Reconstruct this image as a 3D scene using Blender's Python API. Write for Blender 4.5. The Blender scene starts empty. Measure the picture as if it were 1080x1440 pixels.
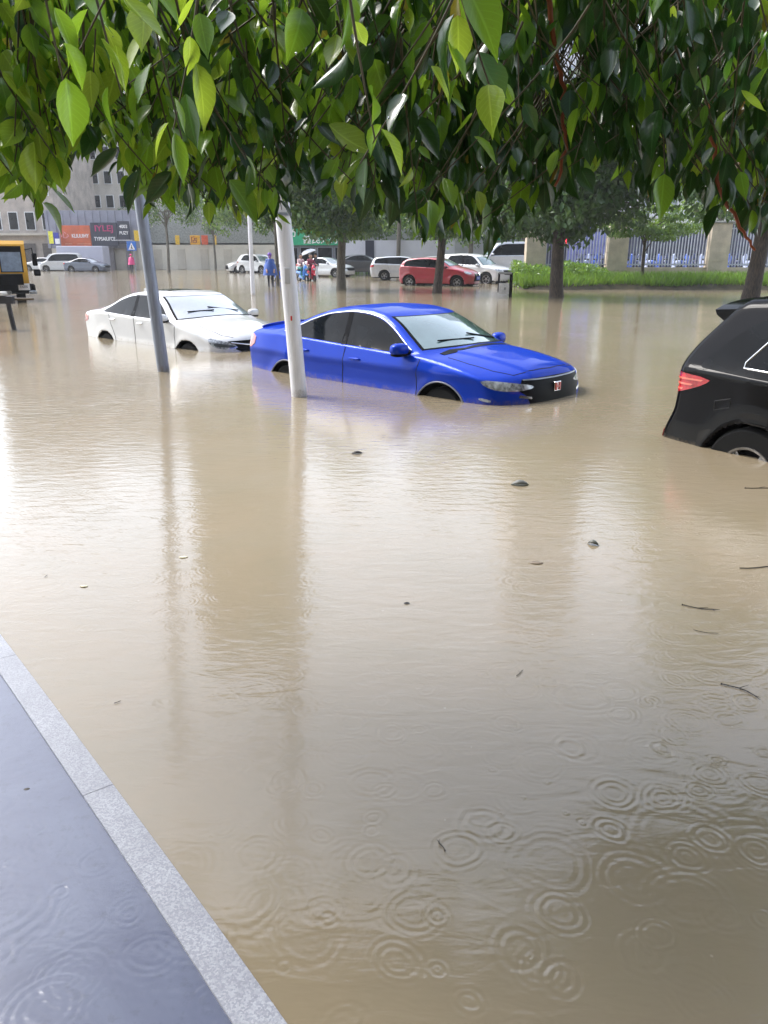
import bpy, math, random
import numpy as np
from mathutils import Vector, Matrix
from mathutils.geometry import delaunay_2d_cdt
R = math.radians
SC = bpy.context.scene
COL = SC.collection
random.seed(7); RNG = np.random.default_rng(7)

# ------------------------------------------------------------------ camera
CAM_H = 1.5
F_PX = 1080.0
TH = math.atan(360 / F_PX)            # pitch below the horizon
cam = bpy.data.cameras.new('camera'); camo = bpy.data.objects.new('camera', cam); COL.objects.link(camo)
cam.sensor_fit = 'VERTICAL'; cam.sensor_height = 36; cam.lens = 27; cam.clip_start = 0.05; cam.clip_end = 3000
camo.location = (0, 0, CAM_H); camo.rotation_euler = (math.pi / 2 - TH, 0, 0)
SC.camera = camo
# ------------------------------------------------------------------ sky, sun, exposure
SUN_EL, SUN_AZ = 52.0, -60.0          # azimuth from +Y towards +X
W = bpy.data.worlds.new('World'); SC.world = W; W.use_nodes = True
nt = W.node_tree; nt.nodes.clear()
sky = nt.nodes.new('ShaderNodeTexSky'); sky.sky_type = 'NISHITA'; sky.sun_disc = False
sky.sun_elevation = R(SUN_EL); sky.sun_rotation = R(SUN_AZ); sky.air_density = 1.0; sky.dust_density = 1.6; sky.ozone_density = 1.0
hs = nt.nodes.new('ShaderNodeHueSaturation'); hs.inputs['Saturation'].default_value = 0.5
bg = nt.nodes.new('ShaderNodeBackground'); bg.inputs['Strength'].default_value = 0.15
wo = nt.nodes.new('ShaderNodeOutputWorld')
nt.links.new(sky.outputs[0], hs.inputs['Color']); nt.links.new(hs.outputs[0], bg.inputs[0]); nt.links.new(bg.outputs[0], wo.inputs[0])
sl = bpy.data.lights.new('sun', 'SUN'); sl.energy = 1.1; sl.angle = R(25); sl.color = (1, .97, .92)
so = bpy.data.objects.new('sun', sl); COL.objects.link(so)
sd = Vector((math.sin(R(SUN_AZ)) * math.cos(R(SUN_EL)), math.cos(R(SUN_AZ)) * math.cos(R(SUN_EL)), math.sin(R(SUN_EL))))
so.rotation_euler = sd.to_track_quat('Z', 'Y').to_euler(); so.location = (0, 0, 60)
SC.view_settings.view_transform = 'Standard'; SC.view_settings.look = 'None'; SC.view_settings.gamma = 1
SC.view_settings.exposure = 1.82
SC.render.engine = 'CYCLES'
SC.cycles.use_denoising = True
SC.cycles.max_bounces = 7; SC.cycles.diffuse_bounces = 3; SC.cycles.glossy_bounces = 3; SC.cycles.transmission_bounces = 3; SC.cycles.transparent_max_bounces = 6
SC.cycles.sample_clamp_indirect = 4.0

# ------------------------------------------------------------------ helpers
_cf = np.array([0, math.cos(TH), -math.sin(TH)]); _cu = np.array([0, math.sin(TH), math.cos(TH)])
def ray(px, py): return _cf + np.array([(px - 540) / F_PX, 0, 0]) - (py - 720) / F_PX * _cu
def at(px, py, z=0.0):
    r = ray(px, py); t = (z - CAM_H) / r[2]; return (r[0] * t, r[1] * t)
def atY(px, py, Y):
    r = ray(px, py); t = Y / r[1]; return (r[0] * t, Y, CAM_H + r[2] * t)
def zat(py, Y): return atY(540, py, Y)[2]
def xat(px, py, Y): return atY(px, py, Y)[0]

class NT:
    def __init__(s, m): s.m = m; s.t = m.node_tree; s.n = s.t.nodes; s.l = s.t.links
    def new(s, ty, **kw):
        n = s.n.new('ShaderNode' + ty)
        for k, v in kw.items(): setattr(n, k, v)
        return n
    def put(s, sock, v):
        if isinstance(v, (int, float)): sock.default_value = v
        elif isinstance(v, (tuple, list)): sock.default_value = tuple(v) if len(v) != 3 or len(sock.default_value) == 3 else (*v, 1)
        else: s.l.new(v, sock)
    def math(s, op, a, b=0.0, c=0.0, clamp=False):
        n = s.new('Math', operation=op); n.use_clamp = clamp
        s.put(n.inputs[0], a); s.put(n.inputs[1], b); s.put(n.inputs[2], c); return n.outputs[0]
    def noise(s, vec, scale, detail=3, rough=.55, dist=0.0):
        n = s.new('TexNoise'); s.put(n.inputs['Vector'], vec)
        n.inputs['Scale'].default_value = scale; n.inputs['Detail'].default_value = detail; n.inputs['Roughness'].default_value = rough
        n.inputs['Distortion'].default_value = dist; return n.outputs['Fac']
    def mix(s, f, a, b):
        n = s.new('Mix', data_type='RGBA'); s.put(n.inputs[0], f); s.put(n.inputs[6], a); s.put(n.inputs[7], b); return n.outputs[2]
    def ramp(s, f, lo, hi):
        n = s.new('MapRange'); s.put(n.inputs[0], f); n.inputs[1].default_value = lo; n.inputs[2].default_value = hi; return n.outputs[0]
def newmat(name):
    m = bpy.data.materials.new(name); m.use_nodes = True; t = NT(m); t.b = t.n['Principled BSDF']; t.tc = t.new('TexCoord'); t.o = t.tc.outputs['Object']; return m, t
MATS = {}
def mat(name, col, rough=.6, metal=0., var=.15, scale=6., coat=0., bump=0., col2=None, spec=None, emit=None, ior=None, vec=None, tide=None):
    if name in MATS: return MATS[name]
    m, t = newmat(name)
    c2 = col2 or tuple(c * (1 - var * 1.6) for c in col); c1 = tuple(min(1, c * (1 + var * .5)) for c in col)
    v = t.o
    if vec:
        mp = t.new('Mapping'); mp.inputs['Scale'].default_value = vec; t.l.new(t.o, mp.inputs['Vector']); v = mp.outputs[0]
    f = t.noise(v, scale, 5, .6)
    f2 = t.ramp(f, .35, .65)
    bc = t.mix(f2, c2, c1)
    if tide is not None:   # silt left by the flood just above the waterline
        sx = t.new('SeparateXYZ'); t.l.new(t.o, sx.inputs[0]); edge = t.math('MULTIPLY_ADD', t.noise(t.o, 5, 5, .7), .22, tide - .06)
        dm = t.math('MULTIPLY', t.math('MULTIPLY', t.math('SUBTRACT', edge, sx.outputs[2]), 14, clamp=True), t.ramp(t.noise(t.o, 40, 3, .7), .30, .62)); bc = t.mix(t.math('MULTIPLY', dm, .55), bc, (.20, .155, .10))
    t.l.new(bc, t.b.inputs['Base Color'])
    r = t.math('MULTIPLY_ADD', f2, .12 * rough, rough * .94); t.l.new(r, t.b.inputs['Roughness'])
    t.b.inputs['Metallic'].default_value = metal
    if coat: t.b.inputs['Coat Weight'].default_value = coat; t.b.inputs['Coat Roughness'].default_value = .04
    if spec is not None: t.b.inputs['Specular IOR Level'].default_value = spec
    if ior: t.b.inputs['IOR'].default_value = ior
    if emit: t.b.inputs['Emission Color'].default_value = (*emit[:3], 1); t.b.inputs['Emission Strength'].default_value = emit[3]
    if bump:
        b = t.new('Bump'); b.inputs['Strength'].default_value = .6; b.inputs['Distance'].default_value = bump
        t.l.new(t.noise(v, scale * 4, 5, .7), b.inputs['Height']); t.l.new(b.outputs[0], t.b.inputs['Normal'])
    MATS[name] = m; return m

def tag(o, label=None, cat=None, group=None, kind=None):
    if label: o['label'] = label
    if cat: o['category'] = cat
    if group: o['group'] = group
    if kind: o['kind'] = kind
    return o
def thing(name, label, cat, loc=(0, 0, 0), rz=0., group=None, rx=0., ry=0.):
    o = bpy.data.objects.new(name, None); COL.objects.link(o); o.empty_display_size = .2
    o.location = loc; o.rotation_euler = (rx, ry, rz); return tag(o, label, cat, group)
def npmesh(name, V, F, mats, mi=None, parent=None, smooth=True, flat_angle=None):
    """V (n,3), F list/array of faces of equal length or list of lists"""
    me = bpy.data.meshes.new(name); V = np.asarray(V, dtype=np.float32)
    if isinstance(F, np.ndarray):
        k = F.shape[1]; n = len(F); me.vertices.add(len(V)); me.vertices.foreach_set('co', V.ravel())
        me.loops.add(n * k); me.loops.foreach_set('vertex_index', F.astype(np.int32).ravel())
        me.polygons.add(n); me.polygons.foreach_set('loop_start', np.arange(0, n * k, k, dtype=np.int32))
        me.update(calc_edges=True)
    else:
        me.from_pydata([tuple(map(float, v)) for v in V], [], [tuple(int(i) for i in f) for f in F]); me.update()
    if not isinstance(mats, (list, tuple)): mats = [mats]
    for m in mats: me.materials.append(m)
    if mi is not None: me.polygons.foreach_set('material_index', np.asarray(mi, dtype=np.int32))
    if smooth:
        me.polygons.foreach_set('use_smooth', np.ones(len(me.polygons), dtype=bool))
        if flat_angle:
            try: me.set_sharp_from_angle(angle=R(flat_angle))
            except Exception: pass
    me.validate()
    o = bpy.data.objects.new(name, me); COL.objects.link(o)
    if parent: o.parent = parent
    return o
class MB:
    """collects shapes for one mesh"""
    def __init__(s): s.V = []; s.F = []; s.M = []; s.m = 0
    def add(s, V, F):
        n = len(s.V); s.V += [tuple(map(float, v)) for v in V]; s.F += [tuple(i + n for i in f) for f in F]; s.M += [s.m] * len(F)
    def box(s, c, d, rz=0., bev=0., rx=0., ry=0.):
        hx, hy, hz = d[0] / 2, d[1] / 2, d[2] / 2
        b = min(bev, hx * .9, hy * .9, hz * .9)
        M = Matrix.Rotation(rz, 3, 'Z') @ Matrix.Rotation(ry, 3, 'Y') @ Matrix.Rotation(rx, 3, 'X')
        if b <= 0:
            V = [(sx * hx, sy * hy, sz * hz) for sx in (-1, 1) for sy in (-1, 1) for sz in (-1, 1)]
            F = [(0, 1, 3, 2), (4, 6, 7, 5), (0, 4, 5, 1), (2, 3, 7, 6), (0, 2, 6, 4), (1, 5, 7, 3)]
        else:
            V = []; idx = {}
            for sx in (-1, 1):
                for sy in (-1, 1):
                    for sz in (-1, 1):
                        for a in range(3):
                            p = [sx * (hx - b), sy * (hy - b), sz * (hz - b)]; p[a] = (sx * hx, sy * hy, sz * hz)[a]
                            idx[(sx, sy, sz, a)] = len(V); V.append(p)
            F = []
            for a in range(3):
                o = [k for k in range(3) if k != a]
                for sg in (-1, 1):
                    q = []
                    for u, v in ((-1, -1), (1, -1), (1, 1), (-1, 1)):
                        k = [0, 0, 0]; k[a] = sg; k[o[0]] = u; k[o[1]] = v; q.append(idx[(*k, a)])
                    F.append(tuple(q))
                a1, a2 = o
                for u in (-1, 1):
                    for v in (-1, 1):
                        k1 = [0, 0, 0]; k1[a] = -1; k1[a1] = u; k1[a2] = v; k2 = list(k1); k2[a] = 1
                        F.append((idx[(*k1, a1)], idx[(*k2, a1)], idx[(*k2, a2)], idx[(*k1, a2)]))
            for sx in (-1, 1):
                for sy in (-1, 1):
                    for sz in (-1, 1): F.append(tuple(idx[(sx, sy, sz, a)] for a in range(3)))
        s.add([tuple(M @ Vector(v) + Vector(c)) for v in V], F); s.fix = True
        return s
    def tube(s, pts, r, n=8, cap=True):
        pts = [Vector(p) for p in pts]; rs = r if isinstance(r, (list, tuple)) else [r] * len(pts)
        V = []; F = []; up = None
        for i, p in enumerate(pts):
            d = (pts[min(i + 1, len(pts) - 1)] - pts[max(i - 1, 0)]).normalized()
            if up is None: up = d.orthogonal().normalized()
            up = (up - d * up.dot(d)); up = up.normalized() if up.length > 1e-6 else d.orthogonal().normalized()
            w = d.cross(up)
            for k in range(n):
                a = 2 * math.pi * k / n; V.append(p + (up * math.cos(a) + w * math.sin(a)) * rs[i])
        for i in range(len(pts) - 1):
            for k in range(n): F.append((i * n + k, i * n + (k + 1) % n, (i + 1) * n + (k + 1) % n, (i + 1) * n + k))
        if cap: F.append(tuple(range(n))[::-1]); F.append(tuple((len(pts) - 1) * n + k for k in range(n)))
        s.add(V, F); return s
    def lathe(s, prof, c=(0, 0, 0), axis='Z', n=24, closed=False):
        V = []; F = []
        for r, h in prof:
            for k in range(n):
                a = 2 * math.pi * k / n; x, y, z = r * math.cos(a), r * math.sin(a), h
                if axis == 'Y': x, y, z = x, h, y
                if axis == 'X': x, y, z = h, x, y
                V.append((x + c[0], y + c[1], z + c[2]))
        m = len(prof)
        for i in range(m - (0 if closed else 1)):
            j = (i + 1) % m
            for k in range(n): F.append((i * n + k, i * n + (k + 1) % n, j * n + (k + 1) % n, j * n + k))
        s.add(V, F); return s
    def prism(s, poly, y0, y1, plane='XZ'):
        n = len(poly); P = lambda p, y: (p[0], y, p[1]) if plane == 'XZ' else ((p[0], p[1], y) if plane == 'XY' else (y, p[0], p[1]))
        V = [P(p, y0) for p in poly] + [P(p, y1) for p in poly]
        F = [tuple(range(n)), tuple(range(2 * n - 1, n - 1, -1))] + [(i, i + n, (i + 1) % n + n, (i + 1) % n) for i in range(n)]
        s.add(V, F); return s
    def build(s, name, mats, parent=None, smooth=False, angle=35):
        o = npmesh(name, s.V, s.F, mats, s.M, parent, smooth, angle)
        import bmesh
        bm = bmesh.new(); bm.from_mesh(o.data); bmesh.ops.recalc_face_normals(bm, faces=bm.faces); bm.to_mesh(o.data); bm.free()
        return o
def box1(name, c, d, m, parent, rz=0., bev=0., **k): return MB().box(c, d, rz, bev, **k).build(name, m, parent)
def text(name, s, size, m, parent, loc, rot, ext=.01, sx=1., bold=0.):
    cu = bpy.data.curves.new(name, 'FONT'); cu.body = s; cu.size = size; cu.extrude = ext; cu.align_x = 'CENTER'; cu.align_y = 'CENTER'; cu.offset = bold
    to = bpy.data.objects.new(name, cu); COL.objects.link(to); dg = bpy.context.evaluated_depsgraph_get(); dg.update()
    me = bpy.data.meshes.new_from_object(to.evaluated_get(dg)); bpy.data.objects.remove(to); bpy.data.curves.remove(cu)
    me.materials.clear(); me.materials.append(m)
    o = bpy.data.objects.new(name, me); COL.objects.link(o); o.parent = parent; o.location = loc; o.rotation_euler = rot; o.scale = (sx, 1, 1)
    return o

# ------------------------------------------------------------------ implicit surfaces (surface nets)
def nets(F, lo, hi, res, relax=2):
    ax = [np.arange(lo[i], hi[i] + res, res) for i in range(3)]
    X, Y, Z = np.meshgrid(*ax, indexing='ij'); val = F(X, Y, Z); s = val < 0
    nx, ny, nz = val.shape; cs = (nx - 1, ny - 1, nz - 1)
    acc = np.zeros((*cs, 3)); cnt = np.zeros(cs)
    sl_ = lambda d: tuple(slice(d[i], d[i] + cs[i]) for i in range(3))
    for a in range(3):
        for u in (0, 1):
            for v in (0, 1):
                d0 = [0, 0, 0]; o = [k for k in range(3) if k != a]; d0[o[0]] = u; d0[o[1]] = v; d1 = list(d0); d1[a] = 1
                v0 = val[sl_(d0)]; v1 = val[sl_(d1)]; cr = (v0 < 0) != (v1 < 0); t = np.where(cr, v0 / np.where(cr, v0 - v1, 1), 0)
                p = np.zeros((*cs, 3)); p[..., o[0]] = u; p[..., o[1]] = v; p[..., a] = t
                acc += p * cr[..., None]; cnt += cr
    act = cnt > 0; idx = -np.ones(cs, dtype=np.int64); idx[act] = np.arange(act.sum())
    ii = np.argwhere(act); P = (ii + acc[act] / cnt[act][:, None]) * res + np.array([ax[0][0], ax[1][0], ax[2][0]])
    Q = []
    for a in range(3):
        o = [k for k in range(3) if k != a]
        s0 = [slice(None)] * 3; s1 = [slice(None)] * 3; s0[a] = slice(0, -1); s1[a] = slice(1, None)
        for q in o: s0[q] = slice(1, -1); s1[q] = slice(1, -1)
        A = s[tuple(s0)]; B = s[tuple(s1)]; cr = np.argwhere(A != B)
        if not len(cr): continue
        g = cr.copy(); g[:, o[0]] += 1; g[:, o[1]] += 1
        ins = A[tuple(cr.T)]
        def c(du, dv):
            h = g.copy(); h[:, o[0]] -= du; h[:, o[1]] -= dv; return idx[tuple(h.T)]
        q = np.stack([c(1, 1), c(0, 1), c(0, 0), c(1, 0)], 1)
        flip = ins if a != 1 else ~ins
        q = np.where(flip[:, None], q, q[:, ::-1]); Q.append(q)
    Q = np.concatenate(Q)
    def newton(P, it=2):
        e = .003
        for _ in range(it):
            x, y, z = P.T; f = F(x, y, z)
            g = np.stack([F(x + e, y, z) - F(x - e, y, z), F(x, y + e, z) - F(x, y - e, z), F(x, y, z + e) - F(x, y, z - e)], 1) / (2 * e)
            st = -f[:, None] * g / (np.sum(g * g, 1)[:, None] + 1e-9); ln = np.linalg.norm(st, axis=1, keepdims=True)
            P = P + st * np.minimum(1, res * .6 / (ln + 1e-9))
        return P
    P = newton(P, 3)
    E = np.concatenate([Q[:, [0, 1]], Q[:, [1, 2]], Q[:, [2, 3]], Q[:, [3, 0]]])
    for _ in range(relax):
        S = np.zeros_like(P); C = np.zeros(len(P))
        for i, j in ((0, 1), (1, 0)): np.add.at(S, E[:, i], P[E[:, j]]); np.add.at(C, E[:, i], 1)
        P = newton(P * .5 + .5 * S / C[:, None], 1)
    return P, Q
def smax(a, b, k): h = np.maximum(k - np.abs(a - b), 0) / k; return np.maximum(a, b) + h * h * k * .25
def smin(a, b, k): return -smax(-a, -b, k)
def capsule(X, Y, Z, a, b, ra, rb):
    a = np.array(a, float); b = np.array(b, float); d = b - a; L = d @ d + 1e-12
    t = np.clip(((X - a[0]) * d[0] + (Y - a[1]) * d[1] + (Z - a[2]) * d[2]) / L, 0, 1)
    return np.sqrt((X - a[0] - t * d[0]) ** 2 + (Y - a[1] - t * d[1]) ** 2 + (Z - a[2] - t * d[2]) ** 2) - (ra + (rb - ra) * t)

def curve1(pts, sm=.05):
    p = np.array(sorted(pts), float); xs = np.arange(p[0, 0] - .6, p[-1, 0] + .6, .01)
    # linear extrapolation at the ends
    y = np.interp(xs, p[:, 0], p[:, 1])
    lo = xs < p[0, 0]; hi = xs > p[-1, 0]
    sl0 = (p[1, 1] - p[0, 1]) / (p[1, 0] - p[0, 0]); sl1 = (p[-1, 1] - p[-2, 1]) / (p[-1, 0] - p[-2, 0])
    y[lo] = p[0, 1] + (xs[lo] - p[0, 0]) * sl0; y[hi] = p[-1, 1] + (xs[hi] - p[-1, 0]) * sl1
    if sm > 0:
        k = int(sm * 3 / .01); w = np.exp(-.5 * (np.arange(-k, k + 1) * .01 / sm) ** 2); w /= w.sum()
        y = np.convolve(np.pad(y, k, mode='edge'), w, 'valid')
    return lambda x: np.interp(x, xs, y)

# ------------------------------------------------------------------ cars
class Shell:
    def __init__(s, d):
        s.d = d; s.top = curve1(d['top'], d.get('tsm', .05)); s.plan = curve1(d['plan'], .08)
        s.belt = curve1(d['belt'], .05); s.xf = curve1(d['xf'], .03); s.xr = curve1(d['xr'], .03)
        s.vp = curve1(d.get('vp', [(.1, -.09), (.28, -.03), (.5, 0.0), (.62, -.012), (.8, .0)]), .012)
        s.c = d.get('c', .5); s.crown = d.get('crown', .09); s.xm = d.get('xm', -.2); s.tum = d.get('tum', .48); s.step = d.get('step', .035)
        s.zb = d.get('zb', .17); s.ax = d['axles']; s.ar = d.get('arch', .37); s.hw = d['hw']
        s.fd = d.get('fd', .30); s.rd = d.get('rd', .18); s.pw = d.get('pw', 3.2); s.flare = d.get('flare', .018)
    def cy(s, x): return s.c * np.clip((x - s.xm) / .9, -1, 1)
    def T(s, x, y):
        ay = np.abs(y); hc = s.d.get('hoodc', 0) * np.clip((x - 1.15) / .15, 0, 1) * np.clip((.50 - .10 * (x - 1.2) - ay) / .03, 0, 1)
        return s.top(x + s.cy(x) * y * y) - s.crown * y * y + hc
    def Wd(s, x, z):
        b = s.belt(x); w = s.plan(x) + s.vp(np.minimum(z, b))
        for a in s.ax:
            r = np.sqrt((x - a) ** 2 + (z - s.d['wr']) ** 2); w = w + s.flare * np.exp(-((r - s.ar) / .09) ** 2)
        ab = z - b
        return w - np.where(ab > 0, s.step * np.clip(ab / .03, 0, 1) + s.tum * np.maximum(ab - .01, 0), 0)
    def F(s, x, y, z, arches=True):
        ay = np.abs(y); q = (ay / s.hw)
        f = smax(z - s.T(x, y), ay - s.Wd(x, z), s.d.get('k', .07))
        f = smax(f, (x - (s.xf(z) - s.fd * q ** s.pw)) * .9, .06)
        f = smax(f, ((s.xr(z) + s.rd * q ** s.pw) - x) * .9, .06)
        f = smax(f, s.zb - z, .05)
        if arches:
            for a in s.ax:
                r = np.sqrt((x - a) ** 2 + (z - s.d['wr']) ** 2)
                f = np.maximum(f, np.minimum(s.ar - r, ay - (s.hw - .30)))
        return f
    def edge(s, x):
        """height of the roof rail seen from the side at x"""
        z = s.top(x) * 1.0
        for _ in range(25): z = .5 * z + .5 * s.T(x, s.Wd(x, z))
        return z
    def project(s, P, d, span=2.6):
        P = np.asarray(P, float); d = np.asarray(d, float); d = d / np.linalg.norm(d)
        ts = np.linspace(span, -span, 521); out = np.zeros(len(P)); done = np.zeros(len(P), bool); prev = None
        for i, t in enumerate(ts):
            Q = P + d * t; f = s.F(*Q.T, arches=False)
            hit = (f < 0) & ~done
            if prev is not None and hit.any():
                tt = ts[i - 1] + (ts[i] - ts[i - 1]) * prev[hit] / (prev[hit] - f[hit] + 1e-12); out[hit] = tt; done |= hit
            elif hit.any(): out[hit] = t; done |= hit
            prev = f
        Q = P + d * out[:, None]; Q[~done] = P[~done]
        e = .004; x, y, z = Q.T
        g = np.stack([s.F(x + e, y, z, False) - s.F(x - e, y, z, False), s.F(x, y + e, z, False) - s.F(x, y - e, z, False), s.F(x, y, z + e, False) - s.F(x, y, z - e, False)], 1)
        g /= np.linalg.norm(g, axis=1, keepdims=True) + 1e-9
        return Q, g
    def panel(s, outline, d, name, m, parent, off=.003, thick=.01, grid=.06, sm=0):
        """a thin fitted panel: outline = approximate 3-D points, projected along d onto the body"""
        O = [Vector(p) for p in outline]
        for _ in range(sm):
            O = [q for i in range(len(O)) for q in (O[i] * .75 + O[(i + 1) % len(O)] * .25, O[i] * .25 + O[(i + 1) % len(O)] * .75)]
        den = []
        for i in range(len(O)):
            a, b = O[i], O[(i + 1) % len(O)]; n = max(1, int((b - a).length / grid))
            den += [a.lerp(b, k / n) for k in range(n)]
        O = den; dv = Vector(d).normalized(); U = (Vector((0, 0, 1)).cross(dv) if abs(dv.z) < .9 else Vector((0, 1, 0)).cross(dv)).normalized(); Vv = dv.cross(U).normalized()
        uv = [(p.dot(U), p.dot(Vv)) for p in O]; n = len(uv)
        us = [q[0] for q in uv]; vs = [q[1] for q in uv]
        def inside(x, y):
            c = False
            for i in range(n):
                (x1, y1), (x2, y2) = uv[i], uv[(i + 1) % n]
                if (y1 > y) != (y2 > y) and x < (x2 - x1) * (y - y1) / (y2 - y1) + x1: c = not c
            return c
        def near(x, y): return min((x - a) ** 2 + (y - b) ** 2 for a, b in uv) < (grid * .35) ** 2
        ins = []
        x = min(us) + grid / 2
        while x < max(us):
            y = min(vs) + grid / 2
            while y < max(vs):
                if inside(x, y) and not near(x, y): ins.append((x, y))
                y += grid
            x += grid
        r = delaunay_2d_cdt([Vector(q) for q in uv + ins], [(i, (i + 1) % n) for i in range(n)], [], 1, 1e-5)
        vv = r[0]; ff = [tuple(f) for f in r[2]]
        base = sum((p for p in O), Vector()) / n; db = base.dot(dv)
        P3 = np.array([tuple(U * q.x + Vv * q.y + dv * db) for q in vv]); Q, g = s.project(P3, d)
        Vt = np.concatenate([Q + g * off, Q + g * (off - thick)]); N = len(vv)
        from collections import Counter
        ed = Counter(); dirn = {}
        FF = []
        for f in ff:
            a, b, c = (Vector(Vt[i]) for i in f)
            if (b - a).cross(c - a).dot(Vector(g[f[0]])) < 0: f = f[::-1]
            FF.append(f)
            for i in range(3): e = (f[i], f[(i + 1) % 3]); ed[frozenset(e)] += 1; dirn[frozenset(e)] = e
        for e, k in ed.items():
            if k == 1: a, b = dirn[e]; FF.append((b, a, a + N, b + N))
        o = npmesh(name, Vt, FF, m, None, parent, True, 40); return o
    def line(s, pts, d, r, name, m, parent, step=.05, off=0., n=6, loop=False):
        O = [Vector(p) for p in pts]; den = []
        for i in range(len(O) - (0 if loop else 1)):
            a, b = O[i], O[(i + 1) % len(O)]; k = max(1, int((b - a).length / step)); den += [a.lerp(b, j / k) for j in range(k)]
        den.append(O[0] if loop else O[-1])
        Q, g = s.project(np.array([tuple(p) for p in den]), d); Q = Q + g * off
        mb = MB(); mb.tube([tuple(q) for q in Q], r, n); return mb.build(name, m, parent, True, 80)

def blob(name, c, r, m, parent, e=2.6, n=14, rz=0.):
    V = []; F = []
    for i in range(n + 1):
        ph = -math.pi / 2 + math.pi * i / n
        for k in range(2 * n):
            t = math.pi * k / n; f = lambda v: math.copysign(abs(v) ** (2 / e), v)
            p = Vector((r[0] * f(math.cos(ph)) * f(math.cos(t)), r[1] * f(math.cos(ph)) * f(math.sin(t)), r[2] * f(math.sin(ph))))
            p.rotate(Matrix.Rotation(rz, 3, 'Z')); V.append(p + Vector(c))
    for i in range(n):
        for k in range(2 * n): F.append((i * 2 * n + k, i * 2 * n + (k + 1) % (2 * n), (i + 1) * 2 * n + (k + 1) % (2 * n), (i + 1) * 2 * n + k))
    return npmesh(name, V, F, m, None, parent, True)

BLACK = mat('black plastic', (.004, .004, .005), .35, spec=.05)
RUBBER = mat('tyre rubber', (.010, .010, .010), .85, spec=.2, bump=.002, scale=20)
CHROME = mat('chrome trim', (.75, .76, .78), .18, 1.0, var=.05)
RIMM = mat('alloy wheel', (.38, .37, .36), .4, .7, var=.3)
LENS = mat('headlight lens', (.50, .53, .56), .12, .2, var=.5, scale=18, coat=1)
REDL = mat('red lamp lens', (.55, .012, .02), .15, 0, var=.3, scale=14, coat=1)
SEAM = mat('panel gap', (.006, .006, .008), .8)
GLASS = mat('dark tinted glass', (.006, .008, .010), .04, 0, var=.5, scale=2, spec=.13)
WSHIELD = mat('wet windshield glass', (.10, .17, .175), .07, 0, var=.12, scale=2, spec=.7, coat=1.0, ior=1.7)
PLATEB = mat('blue number plate', (.02, .09, .55), .4, var=.1)
WHITEP = mat('white lettering', (.8, .8, .8), .5, var=.05)
def paint(name, col, metal=.0, coat=1., rough=.35): return mat(name, col, rough, metal, var=.06, scale=1.5, coat=coat, spec=.1)

def wheel(parent, x, y, r, side, rr=.60):
    w = MB().lathe([(r * rr, -.10), (r * .93, -.105), (r, -.07), (r, .07), (r * .93, .105), (r * rr, .10), (r * rr, -.10)], (0, 0, 0), 'Y', 28)
    wo_ = w.build('wheel', RUBBER, parent, True, 50); wo_.location = (x, y, r)
    m = MB(); m.lathe([(r * rr, -.09), (r * rr, .085 * side)], (0, 0, 0), 'Y', 28); m.lathe([(r * rr * .9, .05 * side), (0.001, .03 * side)], (0, 0, 0), 'Y', 28)
    m.m = 1; m.lathe([(r * rr * 1.01, .085 * side), (r * rr * 1.01, .112 * side), (r * rr * .93, .106 * side), (r * rr * .9, .05 * side)], (0, 0, 0), 'Y', 28)
    for k in range(5):
        a = 2 * math.pi * k / 5 + .94; L = r * rr * .92
        for da in (-.09, .09): m.box((math.cos(a) * L / 2, .075 * side, math.sin(a) * L / 2), (L, .03, .035), ry=-a + da)
    m.lathe([(.055, .06 * side), (.055, .10 * side), (.001, .105 * side)], (0, 0, 0), 'Y', 12)
    m.build('rim', [BLACK, RIMM], wo_, True, 40)

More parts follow.
